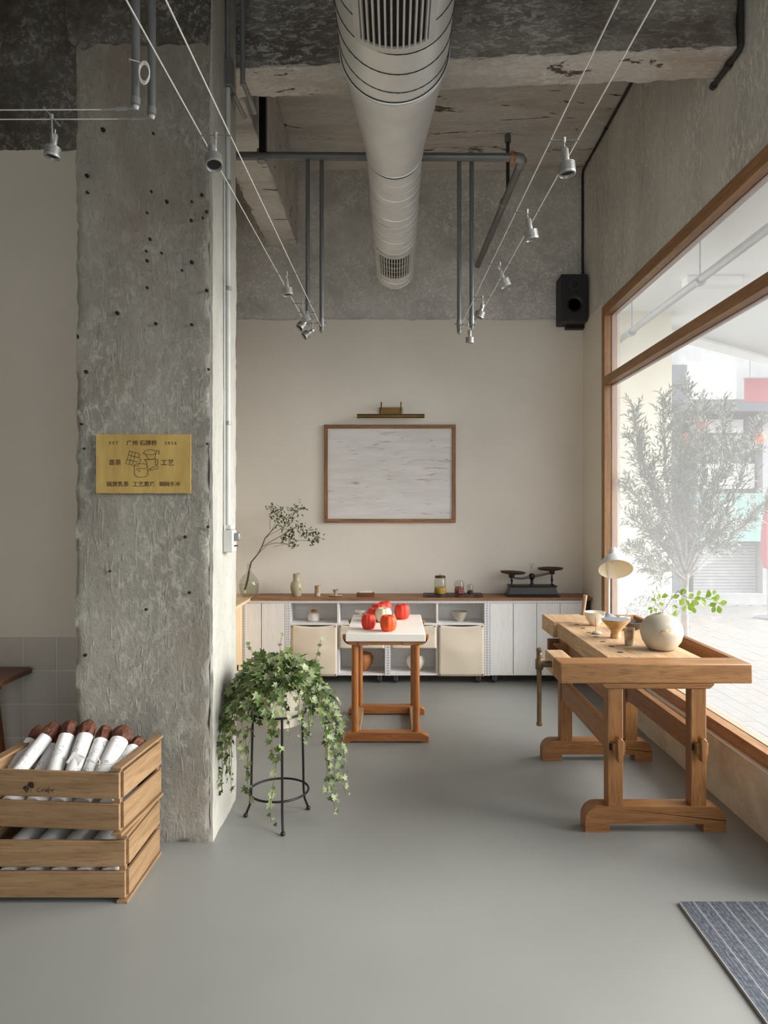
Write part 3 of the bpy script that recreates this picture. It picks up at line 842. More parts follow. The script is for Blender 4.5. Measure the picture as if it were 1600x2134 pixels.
ptxt('锅煲乳茶', cx_(330), cx_(541), cy_(725)); ptxt('工艺黑巧', cx_(580), cx_(788), cy_(726)); ptxt('铜网手冲', cx_(832), cx_(1028), cy_(725))
def pline(mb, pl, r=0.0011, closed=False):
    pts = []
    for x, y in pl:
        p = at(cx_(x), cy_(y), PQ) - pc
        pts.append((p.x, -0.0006, p.z))
    if closed: pts.append(pts[0])
    mb.tube(pts, r, 5)
def ell(cx, cy, rx, ry, a0=0, a1=360, n=20):
    return [(cx + rx * math.cos(math.radians(a0 + (a1 - a0) * i / n)), cy + ry * math.sin(math.radians(a0 + (a1 - a0) * i / n))) for i in range(n + 1)]
mb = MB()
bar = [(548, 410), (632, 432), (645, 450), (635, 475), (655, 488), (630, 558), (515, 532)]
pline(mb, bar, closed=True)
for a, b in (((577, 418), (545, 540)), ((606, 426), (575, 546)), ((538, 450), (635, 474)), ((527, 492), (628, 516))): pline(mb, [a, b])
mb.build('chocolate_bar_drawing', M['ink'], plq)
mb = MB()
pline(mb, ell(745, 423, 58, 24)); pline(mb, [(690, 430), (730, 488), (785, 488), (802, 430)]); pline(mb, [(690, 432), (672, 434)])
pline(mb, [(802, 408), (828, 406), (830, 438), (820, 440)], 0.0016)
pline(mb, [(688, 494), (800, 488), (818, 500), (818, 540), (800, 545)], 0.0014); pline(mb, [(690, 495), (712, 510), (712, 545)]); pline(mb, [(795, 492), (797, 545)])
mb.build('dripper_drawing', M['ink'], plq)
mb = MB()
pline(mb, ell(655, 552, 64, 22, 160, 400)); pline(mb, [(593, 556), (596, 635), (615, 655), (660, 662), (705, 655), (722, 635), (720, 556)])
pline(mb, ell(660, 590, 50, 14, 180, 330)); pline(mb, [(625, 590), (645, 608), (650, 590)])
pline(mb, [(722, 590), (745, 582), (745, 598), (725, 602)]); pline(mb, [(748, 576), (815, 552), (826, 566), (818, 578), (752, 594)], closed=True)
mb.build('saucepan_drawing', M['ink'], plq)

# loudspeaker in the corner
sp = thing('loudspeaker', 'black two-way loudspeaker mounted high in the corner by the window', 'loudspeaker', (1.70, 6.50, 3.40))
MB().box(-0.125, 0.125, -0.05, 0.17, 0.0, 0.445).build('cabinet', M['speaker'], sp, bevel=0.008)
Ry = Matrix.Rotation(math.pi / 2, 4, 'X')
MB().lathe([(0, 0), (0.085, 0), (0.09, 0.006), (0.08, 0.010), (0.03, -0.012), (0, -0.006)], 28, Matrix.Translation((0, -0.05, 0.155)) @ Ry).build('woofer', M['cone'], sp)
for zc, rc in ((0.155, 0.084), (0.345, 0.046)):
    MB().tube([(rc * math.cos(k * 0.2618), -0.055, zc + rc * math.sin(k * 0.2618)) for k in range(24)], 0.006, 6, closed=True).build('driver_ring', plain('driver_ring_grey', srgb(58, 58, 60), 0.5), sp)
MB().lathe([(0, 0), (0.046, 0), (0.05, 0.006), (0.042, 0.008), (0.016, 0.0), (0, 0.006)], 24, Matrix.Translation((0, -0.05, 0.345)) @ Ry).build('tweeter', M['cone'], sp)
MB().box(-0.04, 0.14, 0.10, 0.17, -0.03, 0.0).build('wall_bracket', M['iron'], sp)

# ================================================================ picture and picture light
pf = thing('framed_painting', 'white brushed abstract painting in a thin brown wood frame', 'painting', (-0.0445, BACK - 0.012, 1.492))
W2 = 0.6405; H = 0.953; fw = 0.036
MB().box(-W2, W2, -0.03, 0, 0, fw).build('frame_rail', wood('frame', 'x'), pf, bevel=0.003)
MB().box(-W2, W2, -0.03, 0, H - fw, H).build('frame_rail', wood('frame', 'x'), pf, bevel=0.003)
MB().box(-W2, -W2 + fw, -0.0305, 0, fw, H - fw).build('frame_stile', wood('frame', 'z'), pf, bevel=0.003)
MB().box(W2 - fw, W2, -0.0305, 0, fw, H - fw).build('frame_stile', wood('frame', 'z'), pf, bevel=0.003)
MB().box(-W2 + fw, W2 - fw, -0.014, -0.002, fw, H - fw).build('painted_panel', M['painting'], pf)
pl_ = thing('picture_light', 'brass tube picture light on a wall plate above the painting', 'picture light', (-0.036, BACK - 0.012, 2.50))
MB().box(-0.113, 0.113, -0.014, 0, 0.055, 0.115).build('wall_plate', M['brass'], pl_, bevel=0.003)
MB().tube([(-0.325, -0.09, 0.02), (0.325, -0.09, 0.02)], 0.0205, 18).build('lamp_tube', M['brass'], pl_, bevel=0.003)
for x in (-0.092, 0.098):
    MB().tube([(x, -0.012, 0.08), (x, -0.05, 0.14), (x, -0.075, 0.155), (x, -0.088, 0.11), (x, -0.09, 0.035)], 0.0055, 8).lathe([(0.009, 0.035), (0.009, 0.055)], 10, Matrix.Translation((x, -0.09, 0))).build('bracket_arm', M['brass'], pl_)

# ================================================================ rolling cabinets along the back wall
CY = 6.342                      # cabinet fronts
def cxp(px): return (px - 822) * CY / FPX
CTOP = 0.775; CBOT = 0.076
def caster(parent, x, y):
    c_ = bpy.data.objects.new('caster', None); COL.objects.link(c_); c_.parent = parent; c_.location = (x, y, 0)
    c_['label'] = 'small swivel caster with dark wheel'
    Rm = Matrix.Translation((0, 0, 0.034)) @ Matrix.Rotation(math.pi / 2, 4, 'Y')
    MB().lathe([(0.006, -0.011), (0.027, -0.011), (0.034, -0.007), (0.034, 0.007), (0.027, 0.011), (0.006, 0.011)], 20, Rm).build('wheel', M['rubber'], c_)
    MB().box(-0.018, -0.014, -0.016, 0.016, 0.024, 0.068).box(0.014, 0.018, -0.016, 0.016, 0.024, 0.068).box(-0.02, 0.02, -0.02, 0.02, 0.066, 0.077).build('fork', M['chrome'], c_)
    MB().tube([(-0.019, 0, 0.034), (0.019, 0, 0.034)], 0.006, 8).build('axle', M['chrome'], c_)

def cabinet(label, x0, x1):
    c_ = thing('rolling_cabinet', label, 'cabinet', ((x0 + x1) / 2, CY, 0), group='white rolling cabinets under the wooden worktop')
    h = (x1 - x0) / 2
    MB().box(-h + 0.003, h - 0.003, 0.005, 0.31, CBOT, CBOT + 0.018).build('bottom_board', wood('white', 'x'), c_)
    MB().box(-h + 0.003, h - 0.003, 0.298, 0.312, CBOT + 0.018, CTOP).build('back_board', wood('white', 'x'), c_)
    for s_ in (-1, 1):
        MB().box(min(s_ * (h - 0.003), s_ * (h - 0.016)), max(s_ * (h - 0.003), s_ * (h - 0.016)), 0.006, 0.298, CBOT + 0.018, CTOP - 0.02).build('side_panel', wood('white', 'z'), c_)
        MB().box(min(s_ * (h - 0.001), s_ * (h - 0.027)), max(s_ * (h - 0.001), s_ * (h - 0.027)), -0.003, 0.004, CBOT, CTOP).build('perforated_post', M['perf'], c_)
    MB().box(-h + 0.027, h - 0.027, -0.003, 0.006, CTOP - 0.026, CTOP).build('perforated_rail', M['perf'], c_)
    MB().box(-h + 0.003, h - 0.003, 0.006, 0.298, CTOP - 0.012, CTOP).build('top_board', wood('white', 'x'), c_)
    for x in (-h + 0.075, h - 0.075):
        for y in (0.05, 0.26): caster(c_, x, y)
    return c_, h
xA0, xA1, xB1, xC1, xD1 = -1.408, cxp(600), cxp(808), cxp(1015), cxp(1219)
ca, h = cabinet('white rolling cabinet with two plank doors at the plywood counter end', xA0, xA1)
oA = ca.location.x
for a, b in ((506, 543.5), (545, 593.5)):
    MB().box(cxp(a) - oA, cxp(b) - oA, -0.001, 0.015, CBOT + 0.012, CTOP - 0.028).build('plank_door', wood('white', 'z'), ca, bevel=0.0012, seg=1)
cdm, h = cabinet('white rolling cabinet with four plank doors beneath the balance scale', xC1, xD1)
oD = cdm.location.x
for a, b in ((1021.5, 1068.6), (1069.8, 1117.6), (1118.6, 1166.5), (1167.5, 1213)):
    MB().box(cxp(a) - oD, cxp(b) - oD, -0.001, 0.015, CBOT + 0.004, CTOP - 0.028).build('plank_door', wood('white', 'z'), cdm, bevel=0.0012, seg=1)

def flap(parent, xa, xb, z0, z1, seed, bulge):
    n = 18; m = 18
    mb = MB(); vs = []; fs = []
    for j in range(m + 1):
        v_ = j / m
        for i in range(n + 1):
            u = i / n
            z = z0 + (z1 - z0) * v_
            sagz = -0.016 * math.sin(math.pi * u) * v_ ** 4
            y = -0.006 - bulge * math.sin(math.pi * u) * (0.25 + 0.75 * (1 - abs(2 * v_ - 1.0))) - 0.006 * mnoise.noise(Vector((u * 3, v_ * 3, seed)))
            vs.append((xa + (xb - xa) * u, y, z + sagz))
    for j in range(m):
        for i in range(n):
            a = j * (n + 1) + i
            fs.append((a, a + 1, a + n + 2, a + n + 1))
    o = mb.add(vs, fs).build('canvas_flap', M['canvas_cloth'], parent, smooth=3.1, normals=False)
    s_ = o.modifiers.new('thick', 'SOLIDIFY'); s_.thickness = 0.0015
    for x in (xa + 0.014, xb - 0.014):
        for z in ((z1 - 0.014, z0 + 0.014) if z1 - z0 > 0.3 else (z1 - 0.014,)):
            MB().lathe([(0, -0.002), (0.0062, -0.002), (0.005, 0.002), (0, 0.003)], 10, Matrix.Translation((x, -0.012, z)) @ Ry).build('stud', M['stud'], o)
    return o
def open_cab(label, x0, x1, div_px, flaps):
    c_, h = cabinet(label, x0, x1)
    ox = c_.location.x
    dv = cxp(div_px) - ox
    MB().box(-h + 0.016, h - 0.016, 0.004, 0.298, 0.545, 0.562).build('shelf_board', wood('white', 'x'), c_)
    MB().box(dv - 0.009, dv + 0.009, 0.004, 0.298, 0.562, CTOP - 0.02).build('divider', wood('white', 'z'), c_)
    MB().box(dv - 0.009, dv + 0.009, 0.012, 0.298, CBOT + 0.018, 0.545).build('divider', wood('white', 'z'), c_)
    for i, (a, b, z0, z1, bu) in enumerate(flaps):
        flap(c_, cxp(a) - ox, cxp(b) - ox, z0, z1, i + x0, bu)
    return c_
open_cab('white open rolling cabinet with canvas flaps, beside the two-door cabinet', xA1, xB1, 704.5, [(606.5, 702.5, 0.072, 0.548, 0.020), (706, 801, 0.33, 0.548, 0.006)])
open_cab('white open rolling cabinet with canvas flaps, beside the four-door cabinet', xB1, xC1, 911, [(815, 909.5, 0.33, 0.548, 0.006), (913.5, 1008.5, 0.072, 0.548, 0.016)])

WT = 0.80
wk = rough_box(-1.325, 1.835, 6.325, BACK - 0.014, CTOP + 0.001, WT, 0.05, 0.0008, 21)
tag(wk.build('worktop', wood('counter', 'x'), smooth=0.9), 'long brown wooden worktop over the white cabinets', 'worktop')
bp = thing('gap_shade', 'dark post standing in for the shaded gap at the worktop end by the window wall', 'infill', (1.80, 6.45, 0))
MB().box(-0.022, 0.022, -0.06, 0.06, 0, CTOP).build('infill', M['pipe_dark'], bp)  # dark block put in for the shade of the gap

# plywood side counter behind the column
pc_ = thing('plywood_counter', 'pale plywood side counter partly hidden behind the column', 'counter', (-1.8, 5.7, 0))
MB().box(-0.49, 0.466, -0.75, 0.965, WT - 0.026, WT + 0.0005).build('top_board', wood('ply', 'y'), pc_, bevel=0.002)
MB().box(0.375, 0.393, -0.70, 0.625, 0, WT - 0.026).build('end_panel', wood('ply', 'z'), pc_, bevel=0.001)
MB().box(-0.49, 0.375, -0.70, -0.68, 0, WT - 0.026).build('front_panel', wood('ply', 'z'), pc_, bevel=0.001)
MB().lathe([(0.0, 0), (0.028, 0), (0.028, 0.003), (0, 0.003)], 16, Matrix.Translation((0.393, 0.42, 0.2)) @ Matrix.Rotation(math.pi / 2, 4, 'Y')).build('cable_hole', M['black'], pc_)

# ---------------------------------------------------------------- things on the worktop
def pot(name, label, cat, loc, prof, mat, n=32, wall=0.004, group=None, lid=None):
    """turned vessel, hollow: profile goes up the outside and back down the inside"""
    inner = [(max(r - wall, 0.0008), z) for r, z in reversed(prof)][:-1]
    inner = [(r, max(z, prof[0][1] + wall)) for r, z in inner]
    full = [(0, prof[0][1])] + prof + inner + [(0, prof[0][1] + wall)]
    o = MB().lathe(full, n).build(name, mat, loc=loc, smooth=0.9)
    return tag(o, label, cat, group)

# big glass bottle with a branch
gl = thing('glass_bottle_vase', 'round clear glass bottle half filled with water on the plywood counter', 'vase', (-1.372, 6.44, WT + 0.001))
outer = [(0.055, 0), (0.078, 0.02), (0.091, 0.07), (0.094, 0.115), (0.085, 0.155), (0.055, 0.195), (0.030, 0.22), (0.021, 0.25), (0.019, 0.29), (0.023, 0.305)]
MB().lathe([(0, 0)] + outer + [(r - 0.003, z) for r, z in reversed(outer)][:-1] + [(0.05, 0.004), (0, 0.004)], 32).build('bottle', M['glass'], gl)
MB().lathe([(0, 0.005), (0.05, 0.005), (0.074, 0.022), (0.087, 0.07), (0.0905, 0.11), (0.0905, 0.1145), (0, 0.1145)], 32).build('water', M['water'], gl)
br = thing('leafy_branch', 'long bare branch with small dark leaves standing in the glass bottle', 'branch', (-1.40, 6.44, WT + 0.05))
def bp_(px, py): return at(px, py, 6.44) - Vector((-1.40, 6.44, WT + 0.05))
trunk = [(510, 1229), (516, 1208), (519, 1190), (523, 1172), (537, 1155), (545, 1140), (552, 1122), (565, 1107), (580, 1092)]
stems = [(trunk, [0.011, 0.010, 0.0085, 0.007, 0.006, 0.0055, 0.005, 0.004, 0.003]),
         ([(545, 1140), (562, 1130), (583, 1118), (600, 1108), (618, 1098)], 0.0028),
         ([(537, 1155), (556, 1136), (575, 1131), (595, 1133), (612, 1142)], 0.0025),
         ([(580, 1092), (595, 1082), (606, 1072), (616, 1066), (632, 1058)], 0.002),
         ([(565, 1107), (572, 1094), (577, 1078), (580, 1062)], 0.002), ([(563, 1105), (562, 1090), (563, 1076), (567, 1052)], 0.0018),
         ([(552, 1122), (566, 1112), (580, 1105), (600, 1090), (616, 1078)], 0.002),
         ([(583, 1118), (600, 1124), (620, 1126), (642, 1127), (664, 1128)], 0.0018), ([(620, 1110), (632, 1112), (648, 1110), (655, 1106)], 0.0018),
         ([(600, 1133), (585, 1136), (570, 1139)], 0.0015), ([(612, 1098), (624, 1108), (622, 1120)], 0.0015)]
mb = MB()
for pl2, r_ in stems:
    pts = [bp_(*p) + Vector((0, 0.04 * mnoise.noise(Vector((p[0] * 0.03, p[1] * 0.03, 1))) if p[1] < 1170 else 0, 0)) for p in pl2]
    mb.tube(pts, r_, 6)
mb.build('stem', M['twig'], br)
def leaf_quad(mb, p, d, up, L, w, fold=0.15):
    d = d.normalized(); s_ = d.cross(up)
    s_ = s_.normalized() if s_.length > 1e-4 else d.orthogonal().normalized()
    n_ = s_.cross(d)
    a = p; b = p + d * L
    m1 = p + d * L * 0.42
    mb.add([a, m1 + s_ * w * 0.5 + n_ * w * fold, b, m1 - s_ * w * 0.5 + n_ * w * fold, m1], [(0, 4, 1), (1, 4, 2), (0, 3, 4), (3, 2, 4)])
def rdir(r):
    while True:
        v_ = Vector((r.uniform(-1, 1), r.uniform(-1, 1), r.uniform(-1, 1)))
        if 0.1 < v_.length < 1: return v_.normalized()
mb = MB(); r_ = random.Random(3)
clusters = [(575, 1062, 12, 14), (588, 1068, 12, 12), (578, 1080, 14, 14), (592, 1088, 12, 14), (600, 1098, 12, 14), (608, 1105, 10, 8), (617, 1058, 8, 8), (628, 1062, 8, 8), (612, 1066, 7, 7),
            (622, 1092, 7, 10), (627, 1100, 7, 8), (598, 1118, 12, 10), (608, 1124, 12, 10), (590, 1122, 10, 9), (612, 1136, 9, 7), (646, 1110, 12, 10), (656, 1114, 10, 12), (660, 1126, 8, 8), (650, 1128, 8, 8), (632, 1114, 8, 5), (566, 1056, 5, 8), (568, 1072, 6, 8), (605, 1078, 7, 6)]
for cx, cy, n_, sp_ in clusters:
    for i in range(n_ * 2):
        p = bp_(cx + r_.gauss(0, sp_ * 0.55), cy + r_.gauss(0, sp_ * 0.55)) + Vector((0, r_.uniform(-0.05, 0.05), 0))
        leaf_quad(mb, p, rdir(r_) + Vector((0.4, -0.2, -0.1)), Vector((0, -0.7, 0.7)), r_.uniform(0.026, 0.042), r_.uniform(0.011, 0.016))
mb.build('foliage', M['branch_leaf'], br, smooth=0, normals=False, kind='stuff')

def base(px, Y, z): return Vector(((px - 822) * Y / FPX, Y, z))
pot('celadon_vase', 'speckled celadon stoneware vase with a straight neck on the worktop', 'vase', base(618, 6.47, WT), [(0.038, 0), (0.042, 0.006), (0.058, 0.06), (0.061, 0.09), (0.054, 0.125), (0.036, 0.145), (0.034, 0.155), (0.033, 0.20), (0.036, 0.212)], M['celadon'])
pot('stoneware_cup', 'tall mottled stoneware cup on the worktop', 'cup', base(661.5, 6.47, WT), [(0.024, 0), (0.027, 0.006), (0.028, 0.06), (0.0285, 0.098)], M['ash'])
sc = thing('footed_cup', 'small footed stoneware cup on a flat saucer', 'cup', base(699, 6.45, WT))
MB().lathe([(0, 0), (0.045, 0), (0.066, 0.008), (0.064, 0.011), (0.02, 0.007), (0, 0.007)], 28).build('saucer', M['ash'], sc)
MB().lathe([(0, 0.008), (0.012, 0.008), (0.013, 0.03), (0.024, 0.054), (0.032, 0.062), (0.029, 0.064), (0.012, 0.045), (0, 0.043)], 24).build('cup_body', M['celadon'], sc)
nb = thing('card_box', 'low brown wooden box holding folded paper slips on the worktop', 'box', base(762, 6.45, WT))
MB().box(-0.084, 0.084, -0.035, 0.035, 0, 0.034).build('box_body', wood('darkwood', 'x'), nb, bevel=0.002)
MB().box(-0.055, 0.045, -0.01, 0.0, 0.034, 0.046).box(-0.02, 0.06, 0.008, 0.014, 0.034, 0.05).build('paper_slip', M['paper'], nb)
tr = thing('wooden_tray', 'dark wavy wooden tray carrying three glass jars', 'tray', base(943.5, 6.42, WT))
mb = MB(); n = 30
for i in range(n + 1):
    x = -0.275 + 0.55 * i / n
    e = 0.007 * math.sin(i * 0.55) + 0.004 * math.sin(i * 1.3)
    for y, z in ((-0.075 + e, 0.0), (-0.078 + e, 0.026 - 0.004 * math.sin(i * 0.4)), (0.07, 0.028), (0.07, 0.0)): mb.v.append(Vector((x, y, z)))
for i in range(n):
    for k_ in range(4): mb.f.append((i * 4 + k_, i * 4 + (k_ + 1) % 4, i * 4 + 4 + (k_ + 1) % 4, i * 4 + 4 + k_))
mb.f += [(0, 1, 2, 3), tuple(n * 4 + k_ for k_ in (3, 2, 1, 0))]
mb.build('tray_board', plain('dark_stained_board', srgb(62, 44, 38), 0.6, var=0.15), tr, smooth=0.5)
def jar(label, px, r, h, fill, fcol, lid):
    j = thing('glass_jar', label, 'jar', base(px, 6.42, WT + 0.0265))
    o_p = [(r * 0.92, 0), (r, 0.006), (r, h * 0.74), (r * 0.86, h * 0.82), (r * 0.80, h * 0.88)]
    MB().lathe([(0, 0)] + o_p + [(q - 0.0025, z) for q, z in reversed(o_p)][:-1] + [(r * 0.85, 0.004), (0, 0.004)], 28).build('jar_body', M['glass'], j)
    MB().lathe([(0, 0.005), (r * 0.88, 0.005), (r - 0.0035, 0.012), (r - 0.0035, h * fill), (r * 0.5, h * fill + 0.006), (0, h * fill + 0.003)], 24).build('contents', fcol, j)
    if lid == 'metal':
        MB().lathe([(0, h * 0.885), (r * 0.90, h * 0.885), (r * 0.90, h * 0.98), (r * 0.8, h), (0, h)], 24).build('lid', M['stud'], j)
        MB().tube([(0.008 * math.cos(a * 0.6), 0, h + 0.006 + 0.008 * math.sin(a * 0.6)) for a in range(11)], 0.0018, 6).build('lid_ring', M['stud'], j)
    else:
        MB().lathe([(0, h * 0.885), (r * 0.86, h * 0.885), (r * 0.86, h * 0.96), (r * 0.6, h), (0, h)], 24).build('lid', M['glass'], j)
        MB().tube([(-r - 0.003, -0.004, h * 0.55), (-r - 0.005, -0.004, h * 0.9), (-r * 0.3, -0.004, h * 0.97), (r * 0.3, -0.004, h * 0.97), (r + 0.005, -0.004, h * 0.9), (r + 0.003, -0.004, h * 0.55)], 0.0015, 5).build('wire_bail', M['chrome'], j)
    return j
jar('glass jar of yellow slices with a dark ringed metal lid', 917, 0.056, 0.17, 0.36, plain('dried_yellow_fruit', srgb(196, 158, 60), 0.7, var=0.3, scale=60, bump=0.8, bscale=60), 'metal')
jar('wire-bail glass jar of red dried fruit', 957, 0.046, 0.128, 0.5, speck('dried_red_fruit', srgb(150, 66, 52), srgb(216, 200, 190), 60, 0.7, 0.2), 'glass')
jar('smallest glass jar holding dark seeds', 979.5, 0.028, 0.092, 0.3, plain('dark_seeds', srgb(82, 62, 44), 0.8, var=0.4, scale=80, bump=0.8, bscale=80), 'glass')

# cast iron balance
bs = thing('balance_scale', 'antique black iron balance scale with two dished pans', 'scale', base(1108, 6.47, WT))
MB().prism([(-0.255, 0), (0.255, 0), (0.24, 0.02), (-0.24, 0.02)], 'y', -0.085, 0.085).build('plinth', M['iron'], bs, bevel=0.004)
MB().prism([(-0.235, 0.02), (0.235, 0.02), (0.212, 0.09), (-0.212, 0.09)], 'y', -0.07, 0.07).build('body_box', plain('iron_panel', srgb(72, 70, 68), 0.45, 0.4), bs, bevel=0.003)
MB().box(-0.225, 0.225, -0.078, 0.078, 0.09, 0.104).build('cap_rail', M['iron'], bs, bevel=0.004)
MB().lathe([(0.022, 0.10), (0.014, 0.12), (0.012, 0.15), (0.024, 0.165), (0.03, 0.19), (0.022, 0.21), (0.01, 0.214)], 16).build('pillar', M['iron'], bs)
MB().tube([(-0.17, 0, 0.168), (-0.09, 0, 0.165), (0, 0, 0.185), (0.09, 0, 0.198), (0.17, 0, 0.215)], [0.009, 0.010, 0.015, 0.010, 0.009], 8).build('beam_arm', plain('worn_iron', srgb(104, 106, 106), 0.45, 0.5), bs)
for sx, zz in ((-0.19, 0.205), (0.19, 0.24)):
    MB().lathe([(0.012, 0.10), (0.006, 0.13), (0.012, 0.145), (0.005, zz - 0.04), (0.026, zz - 0.03), (0.028, zz)], 14, Matrix.Translation((sx, 0, 0))).build('pan_support', M['iron'], bs)
    MB().lathe([(0, zz), (0.05, zz), (0.11, zz + 0.010), (0.122, zz + 0.026), (0.119, zz + 0.027), (0.10, zz + 0.014), (0, zz + 0.006)], 32, Matrix.Translation((sx - 0.008 * (sx > 0), 0, 0)) @ Matrix.Rotation(0.05 if sx < 0 else -0.02, 4, 'Y')).build('pan', plain('pan_brown', srgb(74, 50, 40), 0.45, 0.3), bs)
mb = MB()
for s_ in (-1, 1):
    mb.tube([(0, 0, 0.215), (s_ * 0.016, 0, 0.235), (s_ * 0.010, 0, 0.262), (s_ * 0.004, 0, 0.275), (s_ * 0.018, 0, 0.295), (s_ * 0.024, 0, 0.305)], 0.0028, 6)
mb.tube([(0, 0, 0.215), (0, 0, 0.31)], 0.0022, 6)
mb.build('lyre_finial', plain('pewter', srgb(150, 150, 148), 0.4, 0.6), bs)

# ---------------------------------------------------------------- things on the cabinet shelves
SY = 6.47
def shelf_px(px): return (px - 822) * SY / FPX
lj = thing('lidded_jar', 'white speckled jar with a brown lid on the open shelf', 'jar', (shelf_px(653.5), SY, 0.562))
MB().lathe([(0, 0), (0.042, 0), (0.054, 0.008), (0.057, 0.04), (0.055, 0.066), (0.04, 0.078), (0.024, 0.082), (0, 0.082)], 28).build('jar_body', M['speckwhite'], lj)
MB().lathe([(0.023, 0.082), (0.026, 0.086), (0.026, 0.104), (0.02, 0.108), (0, 0.108)], 20).build('lid', M['terracotta'], lj)
pot('cake_stand', 'white ceramic pedestal dish on the shelf behind the pumpkins', 'dish', (shelf_px(751), SY, 0.562), [(0.032, 0), (0.016, 0.02), (0.014, 0.075), (0.05, 0.085), (0.056, 0.11)], M['ceramic'])
pot('shelf_bowl', 'cream ceramic bowl on the open shelf', 'bowl', (shelf_px(958), SY, 0.562), [(0.032, 0), (0.034, 0.008), (0.058, 0.035), (0.072, 0.075), (0.076, 0.092)], M['moon'])
bk = MB().lathe([(0, 0), (0.03, 0), (0.085, 0.07), (0.09, 0.12), (0.07, 0.16), (0.03, 0.175), (0, 0.176)], 20, rib=lambda th, tt: 1 + 0.05 * math.sin(3 * th)).build('burnt_clay_pot', M['terracotta'], loc=(shelf_px(758), SY, CBOT + 0.018))
tag(bk, 'burnt orange round clay pot in the lower cabinet compartment', 'pot')
wv = MB().lathe([(0, 0), (0.04, 0), (0.082, 0.06), (0.088, 0.10), (0.07, 0.145), (0.03, 0.165), (0, 0.166)], 24).build('white_round_vase', M['ceramic'], loc=(shelf_px(866), SY, CBOT + 0.018))
tag(wv, 'round white ceramic vase in the lower cabinet compartment', 'vase')

# ================================================================ small table with pumpkins
TY = 4.724
tb = thing('display_table', 'small trestle table with a thick white slab top and round orange-brown legs', 'table', (-0.0627, TY, 0))
MB().box(-0.277, 0.277, 0, 0.89, 0.699, 0.753).build('slab_top', M['slab'], tb, bevel=0.004)
def bracket_poly():
    pts = [(-0.30, 0.742)]
    for i in range(7):
        a = math.radians(180 + 90 * i / 6); pts.append((-0.235 + 0.065 * math.cos(a), 0.738 + 0.065 * math.sin(a)))
    for i in range(7):
        a = math.radians(270 + 90 * i / 6); pts.append((0.235 + 0.065 * math.cos(a), 0.738 + 0.065 * math.sin(a)))
    return pts + [(0.30, 0.742), (0.279, 0.742), (0.279, 0.698), (-0.279, 0.698), (-0.279, 0.742)]
for y in (0.012, 0.66):
    MB().prism(bracket_poly(), 'y', y, y + 0.05).build('cradle_rail', wood('table', 'x'), tb, bevel=0.003)
    for s_ in (-1, 1):
        MB().tube([(s_ * 0.2135, y + 0.03, 0.055), (s_ * 0.2135, y + 0.03, 0.675)], 0.0242, 20).build('leg', wood('table', 'z'), tb)
    MB().prism([(-0.30, 0), (-0.245, 0), (-0.245, 0.007), (0.245, 0.007), (0.245, 0), (0.30, 0), (0.30, 0.042), (0.245, 0.068), (-0.245, 0.068), (-0.30, 0.042)], 'y', y - 0.012, y + 0.062).build('foot_rail', wood('table', 'x'), tb, bevel=0.003)
for s_ in (-1, 1):
    MB().box(s_ * 0.205 - 0.024, s_ * 0.205 + 0.024, 0.075, 0.646, 0.012, 0.062).build('side_stretcher', wood('pine', 'y'), tb, bevel=0.003)
    MB().box(s_ * 0.152 - 0.031, s_ * 0.152 + 0.031, 0.004, 0.011, 0.672, 0.699).build('cleat', wood('counter', 'x'), tb)
def pumpkin(label, px0, px1, ybase, hgt, mat, seed):
    Y = FPX * (EYE - 0.753) / (ybase - 1066)
    x = ((px0 + px1) / 2 - 822) * Y / FPX
    R = (px1 - px0) / 2 * Y / FPX
    rr = random.Random(seed); ph = rr.uniform(0, 6)
    def rib(th, tt):
        return 1 - 0.10 * (1 - abs(math.cos(4.5 * th + ph))) ** 1.6 - 0.03 * math.sin(2 * th + ph)
    H_ = hgt
    prof = [(0, 0.004), (R * 0.5, 0), (R * 0.78, H_ * 0.08), (R * 0.94, H_ * 0.28), (R, H_ * 0.52), (R * 0.97, H_ * 0.74), (R * 0.84, H_ * 0.92), (R * 0.62, H_), (R * 0.36, H_ * 0.97), (R * 0.16, H_ * 0.88), (0, H_ * 0.84)]
    p_ = thing('pumpkin', label, 'pumpkin', (x, Y, 0.753), group='ribbed pumpkins on the white slab table')
    MB().lathe(prof, 54, rib=rib).build('body', mat, p_, smooth=1.0)
    MB().tube([(0, 0, H_ * 0.82), (0.002, 0, H_ * 0.93), (0.006, 0.003, H_ * 0.99)], [0.006, 0.004, 0.004], 6).build('stem', M['twig'], p_)
pumpkin('bright orange ribbed pumpkin at the front corner group, between the red ones', 791, 827, 1315, 0.112, M['orange'], 1)
pumpkin('slim red ribbed pumpkin at the table side facing the column', 752.5, 783, 1311, 0.106, M['red'], 2)
pumpkin('cream ribbed pumpkin among the red ones', 781, 817, 1296, 0.108, M['cream'], 3)
pumpkin('red ribbed pumpkin standing apart on the window side of the table', 821, 854.5, 1290, 0.118, M['red'], 4)
pumpkin('dull red ribbed pumpkin behind the slim red one', 765, 794, 1293.5, 0.098, M['red'], 5)
pumpkin('wide red ribbed pumpkin behind the cream one, at the far edge', 774, 806, 1286, 0.108, M['red'], 6)
pumpkin('red ribbed pumpkin at the far table edge nearest the cabinets', 787, 817, 1281, 0.107, M['red'], 7)

